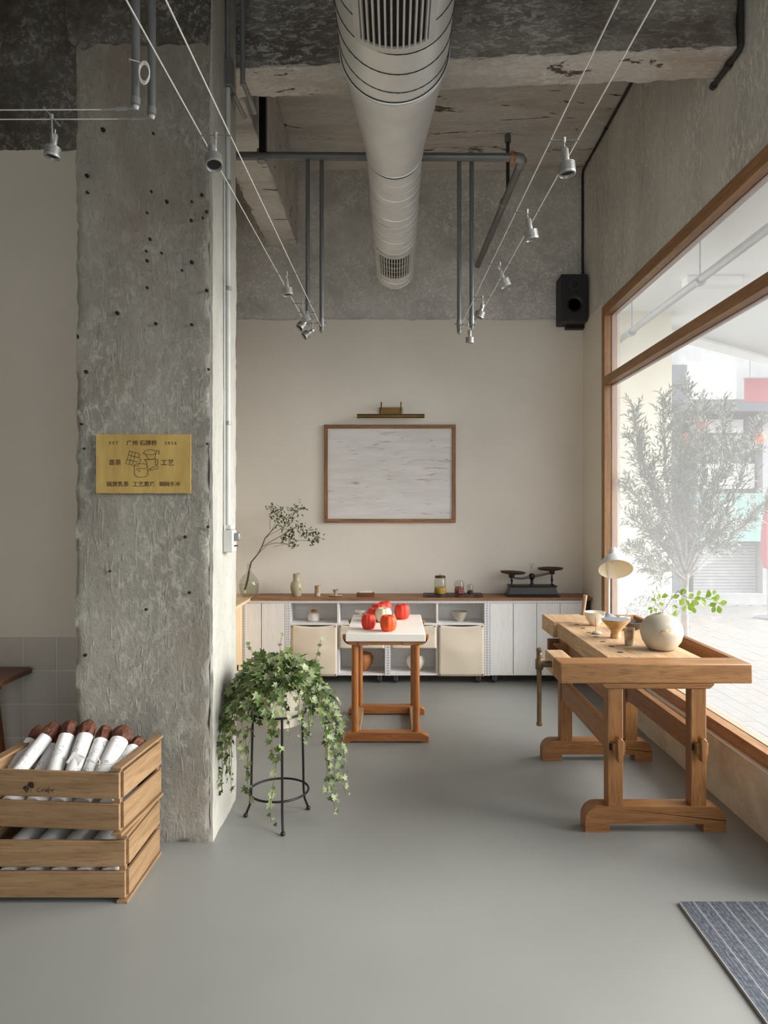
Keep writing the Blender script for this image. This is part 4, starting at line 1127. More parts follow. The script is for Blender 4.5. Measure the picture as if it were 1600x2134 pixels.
# ================================================================ carpenter's bench
BO = Vector((1.30, 3.40, 0))
wbn = thing('carpenters_bench', 'old wooden carpenter workbench with vises and a tool trough by the window', 'workbench', BO)
def bx(name, x0, x1, y0, y1, z0, z1, kind='bench', ax='y', bev=0.004, lab=None, mb=None):
    o = (mb or MB()).box(x0 - BO.x, x1 - BO.x, y0 - BO.y, y1 - BO.y, z0, z1).build(name, wood(kind, ax), wbn, bevel=bev)
    if lab: o['label'] = lab
    return o
BT = 0.84
bx('end_cap', 0.827, 1.783, 3.40, 3.557, 0.742, BT, 'benchtop', 'x', 0.006)
bx('vise_arm', 0.827, 0.922, 3.557, 3.757, 0.742, BT, 'bench_pale', 'y', 0.006)
bx('main_top', 1.11, 1.60, 3.558, 4.66, 0.742, BT - 0.001, 'bench_pale', 'y', 0.005)
bx('front_apron', 1.112, 1.20, 3.60, 4.62, 0.60, 0.741, 'bench', 'y', 0.004)
bx('tail_vise_block', 1.085, 1.36, 4.672, 5.03, 0.735, BT + 0.004, 'bench_pale', 'y', 0.006)
bx('top_rear', 1.365, 1.60, 4.662, 5.03, 0.742, BT - 0.002, 'bench_pale', 'y', 0.004)
bx('tail_vise_jaw', 1.04, 1.30, 4.62, 4.665, 0.655, 0.735, 'darkwood', 'x', 0.008)
bx('trough_floor', 1.60, 1.745, 3.557, 5.0, 0.742, 0.76, 'bench', 'y', 0.0)
bx('trough_wall', 1.745, 1.783, 3.557, 5.03, 0.742, BT, 'bench', 'y', 0.004)
bx('trough_wall', 1.601, 1.745, 4.98, 5.03, 0.742, BT, 'bench', 'x', 0.004)
mb = MB(); vs = []
for y, h_ in ((4.75, 0.012), (4.979, 0.078)): pass
MB().prism([(4.80 - 3.4, 0.76), (4.979 - 3.4, 0.76), (4.979 - 3.4, 0.835)], 'x', 1.602 - 1.3, 1.744 - 1.3).build('trough_ramp', wood('table', 'y'), wbn)
for x, y in [(1202, 1301), (1214, 1309), (1227, 1318), (1241, 1327), (1256, 1337), (1274, 1347), (1292, 1359), (1310, 1371)]:
    Y = FPX * (EYE - BT) / (y - 1066); X = (x - 822) * Y / FPX
    bx('dog_hole', X - 0.014, X + 0.014, Y - 0.014, Y + 0.014, BT - 0.004, BT - 0.0004, 'bench', 'y', 0).data.materials[0] = M['black']
for yf in (3.405, 4.378):
    MB().prism([(-0.265, 0.742), (0.296, 0.742), (0.296, 0.735), (0.275, 0.715), (-0.245, 0.715), (-0.265, 0.735)], 'y', yf - 3.4 + 0.0, yf - 3.4 + 0.075).build('top_bearer', wood('bench', 'x'), wbn, bevel=0.003)
    for x0, x1 in ((1.063, 1.142), (1.479, 1.558)):
        bx('leg', x0, x1, yf + 0.004, yf + 0.07, 0.115, 0.716, 'bench', 'z', 0.005)
    pts = [(-0.349, 0.0), (-0.226, 0.0), (-0.226, 0.042), (0.24, 0.042), (0.24, 0.0), (0.353, 0.0), (0.353, 0.06)]
    for i in range(8):
        a = math.radians(90 * i / 7); pts.append((0.283 + 0.07 * math.cos(a), 0.058 + 0.07 * math.sin(a)))
    for i in range(8):
        a = math.radians(90 + 90 * i / 7); pts.append((-0.279 + 0.07 * math.cos(a), 0.058 + 0.07 * math.sin(a)))
    MB().prism(pts, 'y', yf - 3.4 - 0.002, yf - 3.4 + 0.09).build('sled_foot', wood('bench', 'x'), wbn, bevel=0.004)
bx('stretcher', 1.070, 1.112, 3.476, 4.381, 0.397, 0.515, 'bench', 'y', 0.004)
bx('stretcher', 1.489, 1.531, 3.476, 4.381, 0.390, 0.505, 'bench', 'y', 0.004)
for xc in (1.118, 1.529):
    bx('through_tenon', xc - 0.035, xc + 0.022, 3.374, 3.409, 0.395, 0.455, 'bench', 'y', 0.002)
    MB().prism([(xc - 0.018 - BO.x, 0.365), (xc + 0.006 - BO.x, 0.365), (xc + 0.010 - BO.x, 0.47), (xc - 0.006 - BO.x, 0.485), (xc - 0.022 - BO.x, 0.478)], 'y', -0.045, -0.004).build('wedge', wood('bench', 'z'), wbn, bevel=0.003)
    bx('tenon_slot', xc - 0.046, xc - 0.020, 3.402, 3.4085, 0.41, 0.442, 'bench', 'x', 0).data.materials[0] = M['black']
# shoulder vise: screw, pad and iron handle
hv = bx('vise_pad', 0.945, 1.05, 3.66, 3.675, 0.762, 0.79, 'pine', 'x', 0.002)
bx('vise_pad', 0.985, 1.0, 3.60, 3.70, 0.755, 0.80, 'bench', 'y', 0.002)
MB().tube([(1.10 - BO.x, 0.24, 0.79), (0.80 - BO.x, 0.24, 0.79)], 0.014, 12).build('vise_screw', M['rustpipe'], wbn)
hd = bpy.data.objects.new('vise_handle', None); COL.objects.link(hd); hd.parent = wbn; hd['label'] = 'worn bronze-brown iron vise handle'
hd.location = (0.763 - BO.x, 0.20, 0)
MB().tube([(0, 0, 0.475), (0, 0, 0.85)], 0.0125, 14).build('handle_bar', M['rustpipe'], hd)
MB().lathe([(0.0, 0.848), (0.014, 0.848), (0.010, 0.856), (0.016, 0.866), (0.015, 0.878), (0.0, 0.884)], 16).build('handle_knob', M['rustpipe'], hd)
MB().lathe([(0.0, 0.470), (0.014, 0.472), (0.016, 0.482), (0.0125, 0.49), (0.0, 0.49)], 16).build('handle_knob', M['rustpipe'], hd)
MB().lathe([(0.015, 0.765), (0.021, 0.772), (0.021, 0.818), (0.015, 0.826)], 16).tube([(0.0, 0.0, 0.795), (0.064, 0.0, 0.795)], 0.016, 12).build('handle_hub', M['rustpipe'], hd)
MB().tube([(1.395 - BO.x, 1.668, 0.815), (1.415 - BO.x, 1.668, 0.98)], [0.013, 0.016], 12).build('tail_vise_handle', wood('brush', 'z'), wbn)
MB().tube([(1.40 - BO.x, 1.625, 0.82), (1.40 - BO.x, 1.69, 0.82)], 0.019, 12).build('tail_vise_screw', M['rustpipe'], wbn)

def on_bench(px, py):
    Y = FPX * (EYE - BT) / (py - 1066)
    return Vector(((px - 822) * Y / FPX, Y, BT))
# moon vase with a sprig
mvl = on_bench(1378, 1353) + Vector((0, 0, 0.0025))
mv = thing('moon_vase', 'large round cream-glazed moon vase with a pinched mouth on the workbench', 'vase', mvl)
prof = [(0, 0.003), (0.062, 0), (0.075, 0.006), (0.103, 0.045), (0.1135, 0.085), (0.1135, 0.10), (0.106, 0.135), (0.082, 0.17), (0.045, 0.19), (0.019, 0.196), (0.016, 0.201), (0.012, 0.201), (0.012, 0.185), (0, 0.18)]
MB().lathe(prof, 48).disp(lambda p: p + mnoise.noise_vector(p * 9) * 0.0035).build('vase_body', M['moon'], mv, smooth=1.2)
MB().lathe([(0, 0.004), (0.016, 0.004), (0.021, 0.001), (0.022, -0.004), (0, -0.004)], 20, Matrix.Translation((-0.012, -0.108, 0.105)) @ Matrix.Rotation(math.pi / 2, 4, 'X') @ Matrix.Scale(1.5, 4, (1, 0, 0))).disp(lambda p: p + mnoise.noise_vector(p * 60) * 0.003).build('clay_seal', M['ash'], mv)
sg = thing('green_sprig', 'slender sprig of fresh green leaves in the moon vase', 'branch', mvl + Vector((0, 0, 0.186)))
def sgp(px, py, dy=0.0): return at(px, py, mvl.y + dy) - (mvl + Vector((0, 0, 0.186)))
stem_l = [[(1379, 1290), (1381, 1274), (1392, 1258), (1402, 1243), (1412, 1232), (1430, 1230)], [(1381, 1274), (1370, 1262), (1362, 1250), (1354, 1243), (1350, 1250)],
          [(1412, 1232), (1424, 1242), (1440, 1248), (1455, 1245), (1470, 1247), (1485, 1250), (1500, 1258)], [(1366, 1258), (1362, 1266)]]
mb = MB()
for s_ in stem_l: mb.tube([sgp(*p) for p in s_], 0.0013, 5)
mb.build('stem', M['twig'], sg)
lm = MB()
lo_ = [(0.22, 0.17), (0.45, 0.29), (0.68, 0.30), (0.88, 0.17), (1.0, 0.0)]
lm.add([(0, 0, 0)] + [(x, y, 0.12 * y) for x, y in lo_] + [(x, -y, 0.12 * y) for x, y in lo_[:4]][::-1] + [(0.5, 0, -0.03)], [(10, i, (i + 1) % 10) for i in range(10)])
lobj = None
lr = random.Random(11)
for px, py, L, ang in [(1416, 1240, 12, 200), (1418, 1240, 12, 60), (1424, 1246, 13, 250), (1428, 1249, 12, 300), (1434, 1247, 12, 40), (1440, 1251, 13, 330), (1444, 1253, 13, 250), (1446, 1250, 12, 20), (1434, 1258, 12, 290),
                       (1430, 1262, 11, 240), (1440, 1264, 12, 300), (1412, 1268, 10, 150), (1408, 1272, 10, 260), (1452, 1244, 12, 70), (1458, 1246, 13, 320), (1464, 1250, 12, 280), (1470, 1246, 12, 50), (1476, 1243, 12, 100),
                       (1480, 1246, 12, 340), (1490, 1254, 13, 70), (1494, 1257, 13, 200), (1498, 1259, 13, 20), (1496, 1262, 14, 290), (1490, 1263, 12, 240), (1378, 1246, 11, 30), (1374, 1250, 11, 100), (1372, 1256, 10, 330), (1368, 1252, 9, 160),
                       (1360, 1266, 8, 200), (1361, 1267, 8, 320), (1358, 1270, 7, 260), (1420, 1236, 9, 20), (1485, 1240, 9, 60), (1368, 1286, 8, 150)]:
    p = sgp(px, py, lr.uniform(-0.03, 0.03))
    if lobj is None:
        lobj = lm.build('leaf', M['sprig'], sg, smooth=0, normals=False); o = lobj
    else:
        o = lobj.copy(); COL.objects.link(o)
    a = math.radians(ang)
    d = Vector((math.cos(a), lr.uniform(-0.4, 0.2), math.sin(a))).normalized()
    nrm = Vector((lr.uniform(-0.4, 0.4), -1, lr.uniform(0.1, 0.7)))
    s2 = nrm.cross(d).normalized(); n2 = d.cross(s2)
    k_ = 1.3 * L * mvl.y / FPX
    Rm = Matrix((d, s2, n2)).transposed().to_4x4()
    o.matrix_local = Matrix.Translation(p) @ Rm @ Matrix.Scale(k_, 4)

pot('clay_beaker', 'small mottled brown and white beaker beside the moon vase', 'cup', on_bench(1311, 1344), [(0.023, 0), (0.0245, 0.004), (0.027, 0.05), (0.030, 0.098)], M['ash'])
dp = thing('coffee_dripper', 'ochre funnel-shaped ceramic dripper with a grey interior on the workbench', 'dripper', on_bench(1283, 1329))
MB().lathe([(0, 0), (0.030, 0), (0.032, 0.006), (0.028, 0.035), (0.034, 0.048), (0.084, 0.106), (0.086, 0.112), (0.082, 0.112)], 36).build('funnel', M['dripper'], dp)
MB().lathe([(0.082, 0.1125), (0.078, 0.108), (0.03, 0.055), (0.012, 0.05), (0, 0.05)], 36).build('glazed_inside', M['slate'], dp, normals=False)
bw = on_bench(1239, 1303)
o = pot('lipped_bowl', 'white ceramic bowl with a dipped pouring lip on the workbench', 'bowl', bw, [(0.026, 0), (0.03, 0.006), (0.05, 0.035), (0.064, 0.065), (0.070, 0.09)], M['ceramic'])
for v_ in o.data.vertices:
    a = math.atan2(v_.co.y, v_.co.x)
    if v_.co.z > 0.05: v_.co.z -= 0.022 * math.exp(-((a + 0.9) / 0.35) ** 2) * (v_.co.z - 0.05) / 0.04
ic = thing('incense_holder', 'brown incense stick standing in a pale pebble on the workbench', 'incense holder', on_bench(1244, 1321))
MB().lathe([(0, 0), (0.02, 0), (0.026, 0.007), (0.018, 0.014), (0, 0.016)], 18, Matrix.Scale(1.25, 4, (1, 0, 0))).build('pebble', M['stone'], ic)
MB().tube([(-0.008, 0, 0.012), (-0.010, 0, 0.10)], 0.0016, 6).build('incense_stick', M['incense'], ic)
pot('small_white_bowl', 'small white bowl behind the dripper on the workbench', 'bowl', on_bench(1302, 1296), [(0.022, 0), (0.03, 0.01), (0.037, 0.035)], M['ceramic'])
dd = MB().lathe([(0, 0), (0.045, 0), (0.075, 0.022), (0.088, 0.046), (0.082, 0.048), (0.06, 0.026), (0, 0.016)], 40, rib=lambda th, tt: 1 + 0.05 * math.sin(9 * th) * tt).build('clay_dish', M['lava'], loc=on_bench(1316, 1310))
tag(dd, 'rough dark brown clay dish behind the beaker', 'dish')
# desk lamp
lp_ = on_bench(1268, 1287)
lamp = thing('desk_lamp', 'white enamel desk lamp with a tilted bell shade on the workbench', 'lamp', lp_)
MB().lathe([(0, 0), (0.055, 0), (0.055, 0.008), (0.03, 0.022), (0.014, 0.03), (0, 0.03)], 28).build('lamp_base', M['slate'], lamp)
MB().tube([(0, 0, 0.02), (0.0, 0, 0.30), (-0.01, 0.0, 0.40)], 0.0085, 12).build('lamp_stem', M['lamp_white'], lamp)
sh_c = at(1281, 1172, lp_.y - 0.06) - lp_
Ms = Matrix.Translation(sh_c) @ Matrix.Rotation(math.radians(-38), 4, 'X') @ Matrix.Rotation(math.radians(6), 4, 'Y')
sprof = [(0.118, -0.060), (0.116, -0.045), (0.100, -0.005), (0.072, 0.030), (0.045, 0.052), (0.034, 0.066), (0.033, 0.105), (0.028, 0.112), (0, 0.112)]
mbo = MB().lathe(sprof, 40, Ms)
mbo.f = [f for f in mbo.f if len(f) < 10]
mbo.build('lamp_shade', M['lamp_white'], lamp, normals=False)
iprof = [(0.1165, -0.0600), (0.113, -0.045), (0.097, -0.007), (0.069, 0.026), (0.042, 0.048), (0.03, 0.064), (0, 0.064)]
mbi = MB().lathe(iprof, 40, Ms)
mbi.f = [f for f in mbi.f if len(f) < 10]
mbi.build('shade_lining', M['lamp_in'], lamp, normals=False)
MB().lathe([(0, -0.01), (0.018, -0.008), (0.024, 0.012), (0.02, 0.03), (0.014, 0.045), (0.014, 0.063), (0, 0.063)], 18, Ms).build('bulb', M['lamp_white'], lamp)

# ================================================================ crates of wrapped loaves
def crate(label, loc, rz, logo=False):
    W_, D_, H_ = 0.60, 0.41, 0.28
    c_ = thing('wooden_crate', label, 'crate', loc, rz, group='stacked pine crates beside the column')   # origin: right front bottom corner
    for yy in (0.0, D_ - 0.016):
        for z0 in (0.024, 0.150):
            MB().box(-W_ + 0.006, -0.010, yy, yy + 0.016, z0, z0 + 0.106).build('side_slat', wood('pine', 'x'), c_, bevel=0.002)
    for x0 in (-0.014, -W_):
        for z0 in (0.026, 0.152):
            MB().box(x0, x0 + 0.014, 0.022, D_ - 0.022, z0, z0 + 0.104).build('end_slat', wood('pine', 'y'), c_, bevel=0.002)
        xi = -0.040 if x0 > -0.1 else -W_ + 0.014
        for yy in (0.0165, D_ - 0.0365):
            MB().box(xi, xi + 0.026, yy, yy + 0.02, 0.012, 0.27).build('corner_post', wood('pine', 'z'), c_, bevel=0.001)
        xr = -0.044 if x0 > -0.1 else -W_
        MB().box(xr, xr + 0.044, -0.002, D_ + 0.002, 0.268, 0.28).build('top_cap', wood('pine', 'y'), c_, bevel=0.002)
        MB().box(xr, xr + 0.044, 0.0, D_, 0.0, 0.0118).build('runner', wood('pine', 'y'), c_, bevel=0.001)
    for i in range(4):
        y0 = 0.022 + i * 0.094
        MB().box(-W_ + 0.016, -0.016, y0, y0 + 0.082, 0.0125, 0.0225).build('bottom_slat', wood('pine', 'x'), c_)
    return c_
cl_ = crate('lower pine slat crate standing on the floor, bottom of the stack', (-1.09, 2.785, 0.0), 0.0)
cu_ = crate('upper pine slat crate with a branded logo, top of the stack', (-1.108, 2.77, 0.2805), math.radians(-4.5))
# branded mark on the upper slat of the top crate
lg = bpy.data.objects.new('branded_logo', None); COL.objects.link(lg); lg.parent = cu_
lg.location = (-0.394, -0.0004, 0.188); lg['label'] = 'small dark branded logo with handwritten lettering'
s9 = 0.0019 / 13.0
def lgp(x, y): return ((x - 620) * s9, 0, -(y - 660) * s9)
mb = MB()
hair = [lgp(*p) for p in ell(690, 600, 92, 100, 140, 420, 22)]
hair = [(a, c) for a, _, c in hair]
mb.prism(hair, 'y', -0.0006, 0.0)
mb.build('hair_shape', M['logo_ink'], lg, smooth=0)
mb = MB()
for pl2, w_ in (([(600, 570), (570, 610), (590, 650)], 0.0009), ([(630, 725), (690, 730), (700, 810)], 0.0009), ([(585, 655), (630, 725)], 0.0009)):
    mb.tube([lgp(*p) for p in pl2], w_, 5)
mb.build('profile_line', M['logo_ink'], lg)
cup = [(445, 690), (515, 610), (630, 690), (600, 770), (570, 812), (500, 740)]
mb = MB().prism([(lgp(*p)[0], lgp(*p)[2]) for p in cup], 'y', -0.0005, 0.0)
mb.build('cup_shape', M['logo_ink'], lg, smooth=0)
mb = MB()
for pl2 in ([(520, 715), (560, 690)], [(545, 745), (580, 715)], [(565, 775), (595, 745)]): mb.tube([lgp(*p) for p in pl2], 0.0007, 5)
mb.disp(lambda p: p + Vector((0, -0.0006, 0))).build('cup_stripe', wood('pine', 'x'), lg)
mb = MB()
for pl2 in ([(940, 675), (890, 690), (870, 730), (900, 770), (980, 775)], [(1000, 700), (1020, 780), (1030, 720), (1080, 690)], [(1150, 700), (1110, 710), (1090, 750), (1120, 775), (1150, 740), (1155, 710), (1180, 790)],
            [(1230, 640), (1190, 660), (1210, 740), (1225, 820)], [(1180, 725), (1260, 700)], [(1300, 690), (1310, 770), (1345, 775)], [(1270, 730), (1380, 700)]):
    mb.tube([lgp(*p) for p in pl2], 0.0011, 5)
mb.build('lettering', M['logo_ink'], lg)

def roll(label, group, p0, p1, rad, seed, head=True, tagcard=False, print_=True):
    """p0 lower end, p1 upper end of the paper; the crust pokes out above"""
    p0 = Vector(p0); p1 = Vector(p1)
    ax = (p1 - p0); L = ax.length
    Q = ax.to_track_quat('Z', 'Y').to_matrix().to_4x4()
    t_ = bpy.data.objects.new('wrapped_loaf', None); COL.objects.link(t_)
    t_.matrix_world = Matrix.Translation(p0) @ Q
    tag(t_, label, 'bread', group)
    rr = random.Random(seed)
    mb = MB(); n = 26; m = 12
    prof = [(0, 0.001)] + [(rad * (0.9 + 0.1 * min(1, j / 2)), L * j / m) for j in range(m + 1)] + [(rad * 0.94, L), (rad * 0.93, L * 0.9), (0, L * 0.88)]
    mb.lathe(prof, n, rib=lambda th, tt: 1 + 0.035 * mnoise.noise(Vector((math.cos(th) * 1.5, math.sin(th) * 1.5, tt * 3 + seed))))
    mb.build('paper_wrap', M['paper'], t_, smooth=1.0)
    if head:
        hp = [(0, L * 0.86), (rad * 0.72, L * 0.86), (rad * 0.86, L + 0.008), (rad * 1.05, L + 0.026), (rad * 1.10, L + 0.045), (rad * 0.88, L + 0.068), (rad * 0.4, L + 0.080), (0, L + 0.082)]
        MB().lathe(hp, 24).disp(lambda p: p + mnoise.noise_vector(p * 38 + Vector((seed, 0, 0))) * 0.014 * (1 if p.z > L else 0)).build('crust_end', M['crust'], t_, smooth=3.1).modifiers.new('soft', 'SUBSURF').render_levels = 1
    if print_:
        mb = MB()
        for i in range(7):
            a0 = math.radians(95 + rr.uniform(-60, 60)); z0 = L * rr.uniform(0.12, 0.9)
            pts = []
            rw = rr.uniform(0.006, 0.013)
            for k_ in range(11):
                u = 2 * math.pi * k_ / 10 * rr.choice((1, 1, 0.7))
                pts.append(((rad * 1.012) * math.cos(a0 + rw / rad * math.cos(u)), (rad * 1.012) * math.sin(a0 + rw / rad * math.cos(u)), z0 + rw * math.sin(u)))
            mb.tube(pts, 0.0007, 4)
        mb.build('printed_motif', M['print'], t_)
    if tagcard:
        Mw = Matrix.Translation(at(157, 1583, 2.935)) @ Matrix.Rotation(math.radians(-38), 4, 'X') @ Matrix.Rotation(math.radians(22), 4, 'Y')
        c_ = MB().box(-0.029, 0.029, -0.0008, 0.0008, -0.026, 0.026).build('tag_card', M['paper'], t_)
        c_.matrix_local = (Matrix.Translation(p0) @ Q).inverted() @ Mw
        MB().lathe([(0, 0), (0.004, 0), (0.004, 0.0006), (0, 0.0006)], 10, Matrix.Translation((0.012, -0.0009, -0.016)) @ Ry).build('tag_eyelet', M['print'], c_)
    return t_
RG = 'paper-wrapped loaves in the upper crate'
def rp(px, py, Y): return at(px, py, Y)
specs = [((34, 1612), (96, 1531), 0.0245, 'paper-wrapped loaf lying across the end of the row farthest from the column'),
         ((112, 1613), (139, 1529), 0.027, 'creased paper-wrapped loaf next to the row end'),
         ((151, 1613), (178, 1529), 0.0275, 'paper-wrapped loaf carrying a square white tag'),
         ((186, 1613), (211, 1540), 0.027, 'paper-wrapped loaf beside the tagged one'),
         ((216, 1613), (248, 1540), 0.033, 'thickest paper-wrapped loaf tied with thread, near the crate corner'),
         ((250, 1606), (278, 1557), 0.026, 'paper-wrapped loaf squeezed against the crate end by the column')]
for i, (a, b, rad, lb_) in enumerate(specs):
    a = (a[0] + (a[0] - b[0]) * 0.22, a[1] + (a[1] - b[1]) * 0.22)
    roll(lb_, RG, rp(a[0], a[1], 2.885 + 0.01 * (i % 2)), rp(b[0], b[1] + 6, 3.06), rad * 1.22, 20 + i, True, i == 2)
roll('paper-wrapped loaf tucked behind the row end', RG, rp(-2, 1640, 2.92), rp(66, 1546, 3.11), 0.031, 31)
roll('paper-wrapped loaf lying low between the two loaves of the row end', RG, rp(64, 1650, 2.91), rp(112, 1556, 3.09), 0.030, 32)
roll('dark-crusted loaf at the back between the tagged loaf and the creased one', RG, rp(152, 1605, 2.99), rp(160, 1541, 3.12), 0.030, 33, print_=False)
# thread tied round the loaves
th = MB().tube([rp(165, 1575, 2.935), rp(182, 1582, 2.90), rp(196, 1590, 2.885), rp(210, 1594, 2.865), rp(232, 1592, 2.87), rp(246, 1588, 2.90)], 0.0014, 5)
o = th.tube([rp(196, 1590, 2.885), rp(192, 1580, 2.885), rp(186, 1578, 2.885), rp(196, 1590, 2.885), rp(203, 1578, 2.88), rp(208, 1586, 2.88), rp(206, 1600, 2.86)], 0.0013, 5).build('tie_thread', M['thread'])
tag(o, 'white cotton thread knotted round the paper-wrapped loaves', 'thread')
ORD = ('nearest', 'second from', 'third from', 'fourth from', 'farthest from')
for i in range(5):     # lower layer that the upper loaves rest on
    x = -1.63 + i * 0.105
    roll('buried paper-wrapped loaf in the upper crate, %s the column-side end' % ORD[4 - i], 'buried loaves in the upper crate', (x, 2.872, 0.352), (x - 0.01, 3.12, 0.356), 0.047, 40 + i, False, print_=False)
for i in range(5):
    x = -1.60 + i * 0.105
    roll('paper-wrapped loaf at the bottom of the lower crate, %s the column-side end' % ORD[4 - i], 'loaves in the lower crate', (x, 2.815, 0.09), (x, 3.14, 0.10), 0.047, 50 + i, False, print_=False)
for i in range(4):
    x = -1.58 + i * 0.115
    roll('paper-wrapped loaf just under the upper crate, %s the column-side end' % ('farthest from', 'third from', 'second from', 'nearest')[i], 'loaves near the lower crate top', (x, 2.83, 0.19), (x, 3.14, 0.20), 0.045, 60 + i, False, print_=False)

# dark table on the tiled side
lt = thing('side_table', 'dark brown wooden table against the tiled wall', 'table', (-2.335, 3.40, 0))
mb = MB().prism([(-0.42, -0.40), (0.34, -0.40), (0.365, -0.375), (0.365, 0.31), (0.345, 0.335), (-0.42, 0.335)], 'z', 0.722, 0.75)
mb.build('table_top', wood('darkwood', 'x'), lt, bevel=0.004)
for sx in (-0.36, 0.24):
    for sy in (-0.33, 0.26):
        MB().tube([(sx * 0.82, sy * 0.85, 0.722), (sx * 1.08, sy * 1.05, 0.0)], [0.026, 0.017], 12).build('leg', wood('darkwood', 'z'), lt)
MB().box(-0.28, 0.25, -0.25, -0.23, 0.66, 0.722).box(-0.28, 0.25, 0.2, 0.22, 0.66, 0.722).build('apron', wood('darkwood', 'x'), lt)

# ================================================================ ivy on an iron stand
PX, PYv = -0.60, 3.545
st = thing('plant_stand', 'tall black wrought-iron three-legged plant stand', 'plant stand', (PX, PYv, 0))
feet = [Vector((-0.558 - PX, 3.395 - PYv, 0)), Vector((-0.774 - PX, 3.575 - PYv, 0)), Vector((-0.4745 - PX, 3.655 - PYv, 0))]
def rgn(r, z, rr, n=40): return MB().tube([(r * math.cos(2 * math.pi * k_ / n), r * math.sin(2 * math.pi * k_ / n), z) for k_ in range(n)], rr, 8, closed=True)
for f_ in feet:
    d = f_.normalized()
    MB().tube([d * 0.142 + Vector((0, 0, 0.565)), d * 0.145 + Vector((0, 0, 0.45)), d * 0.150 + Vector((0, 0, 0.25)), d * 0.152 + Vector((0, 0, 0.12)), d * 0.158 + Vector((0, 0, 0.07)), d * 0.182 + Vector((0, 0, 0.012))], 0.0062, 8).build('leg', M['iron'], st)
    MB().lathe([(0, 0), (0.011, 0.003), (0.013, 0.01), (0.009, 0.018), (0, 0.021)], 12, Matrix.Translation(d * 0.182)).build('ball_foot', M['iron'], st)
rgn(0.152, 0.155, 0.0058).build('lower_ring', M['iron'], st)
rgn(0.140, 0.565, 0.0058).build('upper_ring', M['iron'], st)
pt_ = thing('planter_pot', 'ivory plant pot resting in the iron stand', 'pot', (PX, PYv, 0.50))
MB().lathe([(0, 0), (0.105, 0), (0.112, 0.004), (0.132, 0.075), (0.150, 0.10), (0.156, 0.20), (0.152, 0.205), (0.146, 0.20), (0.142, 0.17), (0, 0.17)], 40).build('pot_body', M['pot'], pt_)
MB().lathe([(0, 0.16), (0.142, 0.171), (0.142, 0.178), (0.06, 0.192), (0, 0.195)], 30).build('soil', M['soil'], pt_)
ivy = thing('ivy_plant', 'variegated ivy with long trailing vines spilling over the ivory pot', 'plant', (PX, PYv, 0.69))
def ivy_leaf():
    out = [(0, 0), (-0.20, -0.18), (-0.50, -0.02), (-0.34, 0.22), (-0.52, 0.52), (-0.18, 0.50), (0, 1.0), (0.18, 0.50), (0.52, 0.52), (0.34, 0.22), (0.50, -0.02), (0.20, -0.18)]
    vs = [Vector((0, 0.25, -0.07))] + [Vector((x, y, 0.10 * abs(x) * 1.4 - 0.10 * y * y)) for x, y in out]
    fs = [(0, i + 1, (i + 1) % 12 + 1) for i in range(12)]
    return vs, fs
lv, lf = ivy_leaf()
ir = random.Random(5)
leaves = []   # (matrix, visibility weight)
def leafM(p, tip, up, size):
    t_ = tip.normalized(); u = up - t_ * up.dot(t_)
    u = u.normalized() if u.length > 1e-3 else t_.orthogonal().normalized()
    s_ = t_.cross(u)
    return Matrix.Translation(p) @ Matrix((s_, t_, u)).transposed().to_4x4() @ Matrix.Scale(size, 4)
COLX = -0.872 - PX
def ok(p): return Vector((max(p.x, COLX + 0.01) if p.y + PYv < 3.82 else p.x, p.y, p.z))
for i in range(430):
    a = ir.uniform(0, 2 * math.pi); rr = math.sqrt(ir.random()) * 0.205
    h_ = 0.165 * math.sqrt(max(0, 1 - (rr / 0.215) ** 2)) * ir.uniform(0.45, 1.03) + 0.01
    p = Vector((rr * math.cos(a), rr * math.sin(a), h_))
    tip = Vector((math.cos(a), math.sin(a), ir.uniform(-0.9, 0.2))) + rdir(ir) * 0.7
    up = Vector((math.cos(a) * 0.5, math.sin(a) * 0.5 - 0.35, 0.8)) + rdir(ir) * 0.5
    leaves.append((leafM(ok(p), tip, up, ir.uniform(0.028, 0.056)), h_ - p.y))
for i in range(230):
    a = math.radians(ir.choice((ir.uniform(175, 285), ir.uniform(175, 250), ir.uniform(325, 375))))
    z = 0.06 - abs(ir.gauss(0, 0.085)); rr = 0.172 + ir.uniform(0, 0.035) - max(0, -z - 0.1) * 0.2
    p = Vector((rr * math.cos(a), rr * math.sin(a), z)); out = Vector((math.cos(a), math.sin(a), 0))
    leaves.append((leafM(ok(p), Vector((0, 0, -0.9)) + rdir(ir) * 0.9 + out * 0.3, out + Vector((0, -0.3, 0.4)) + rdir(ir) * 0.6, ir.uniform(0.024, 0.05)), -p.y))
vm = MB()
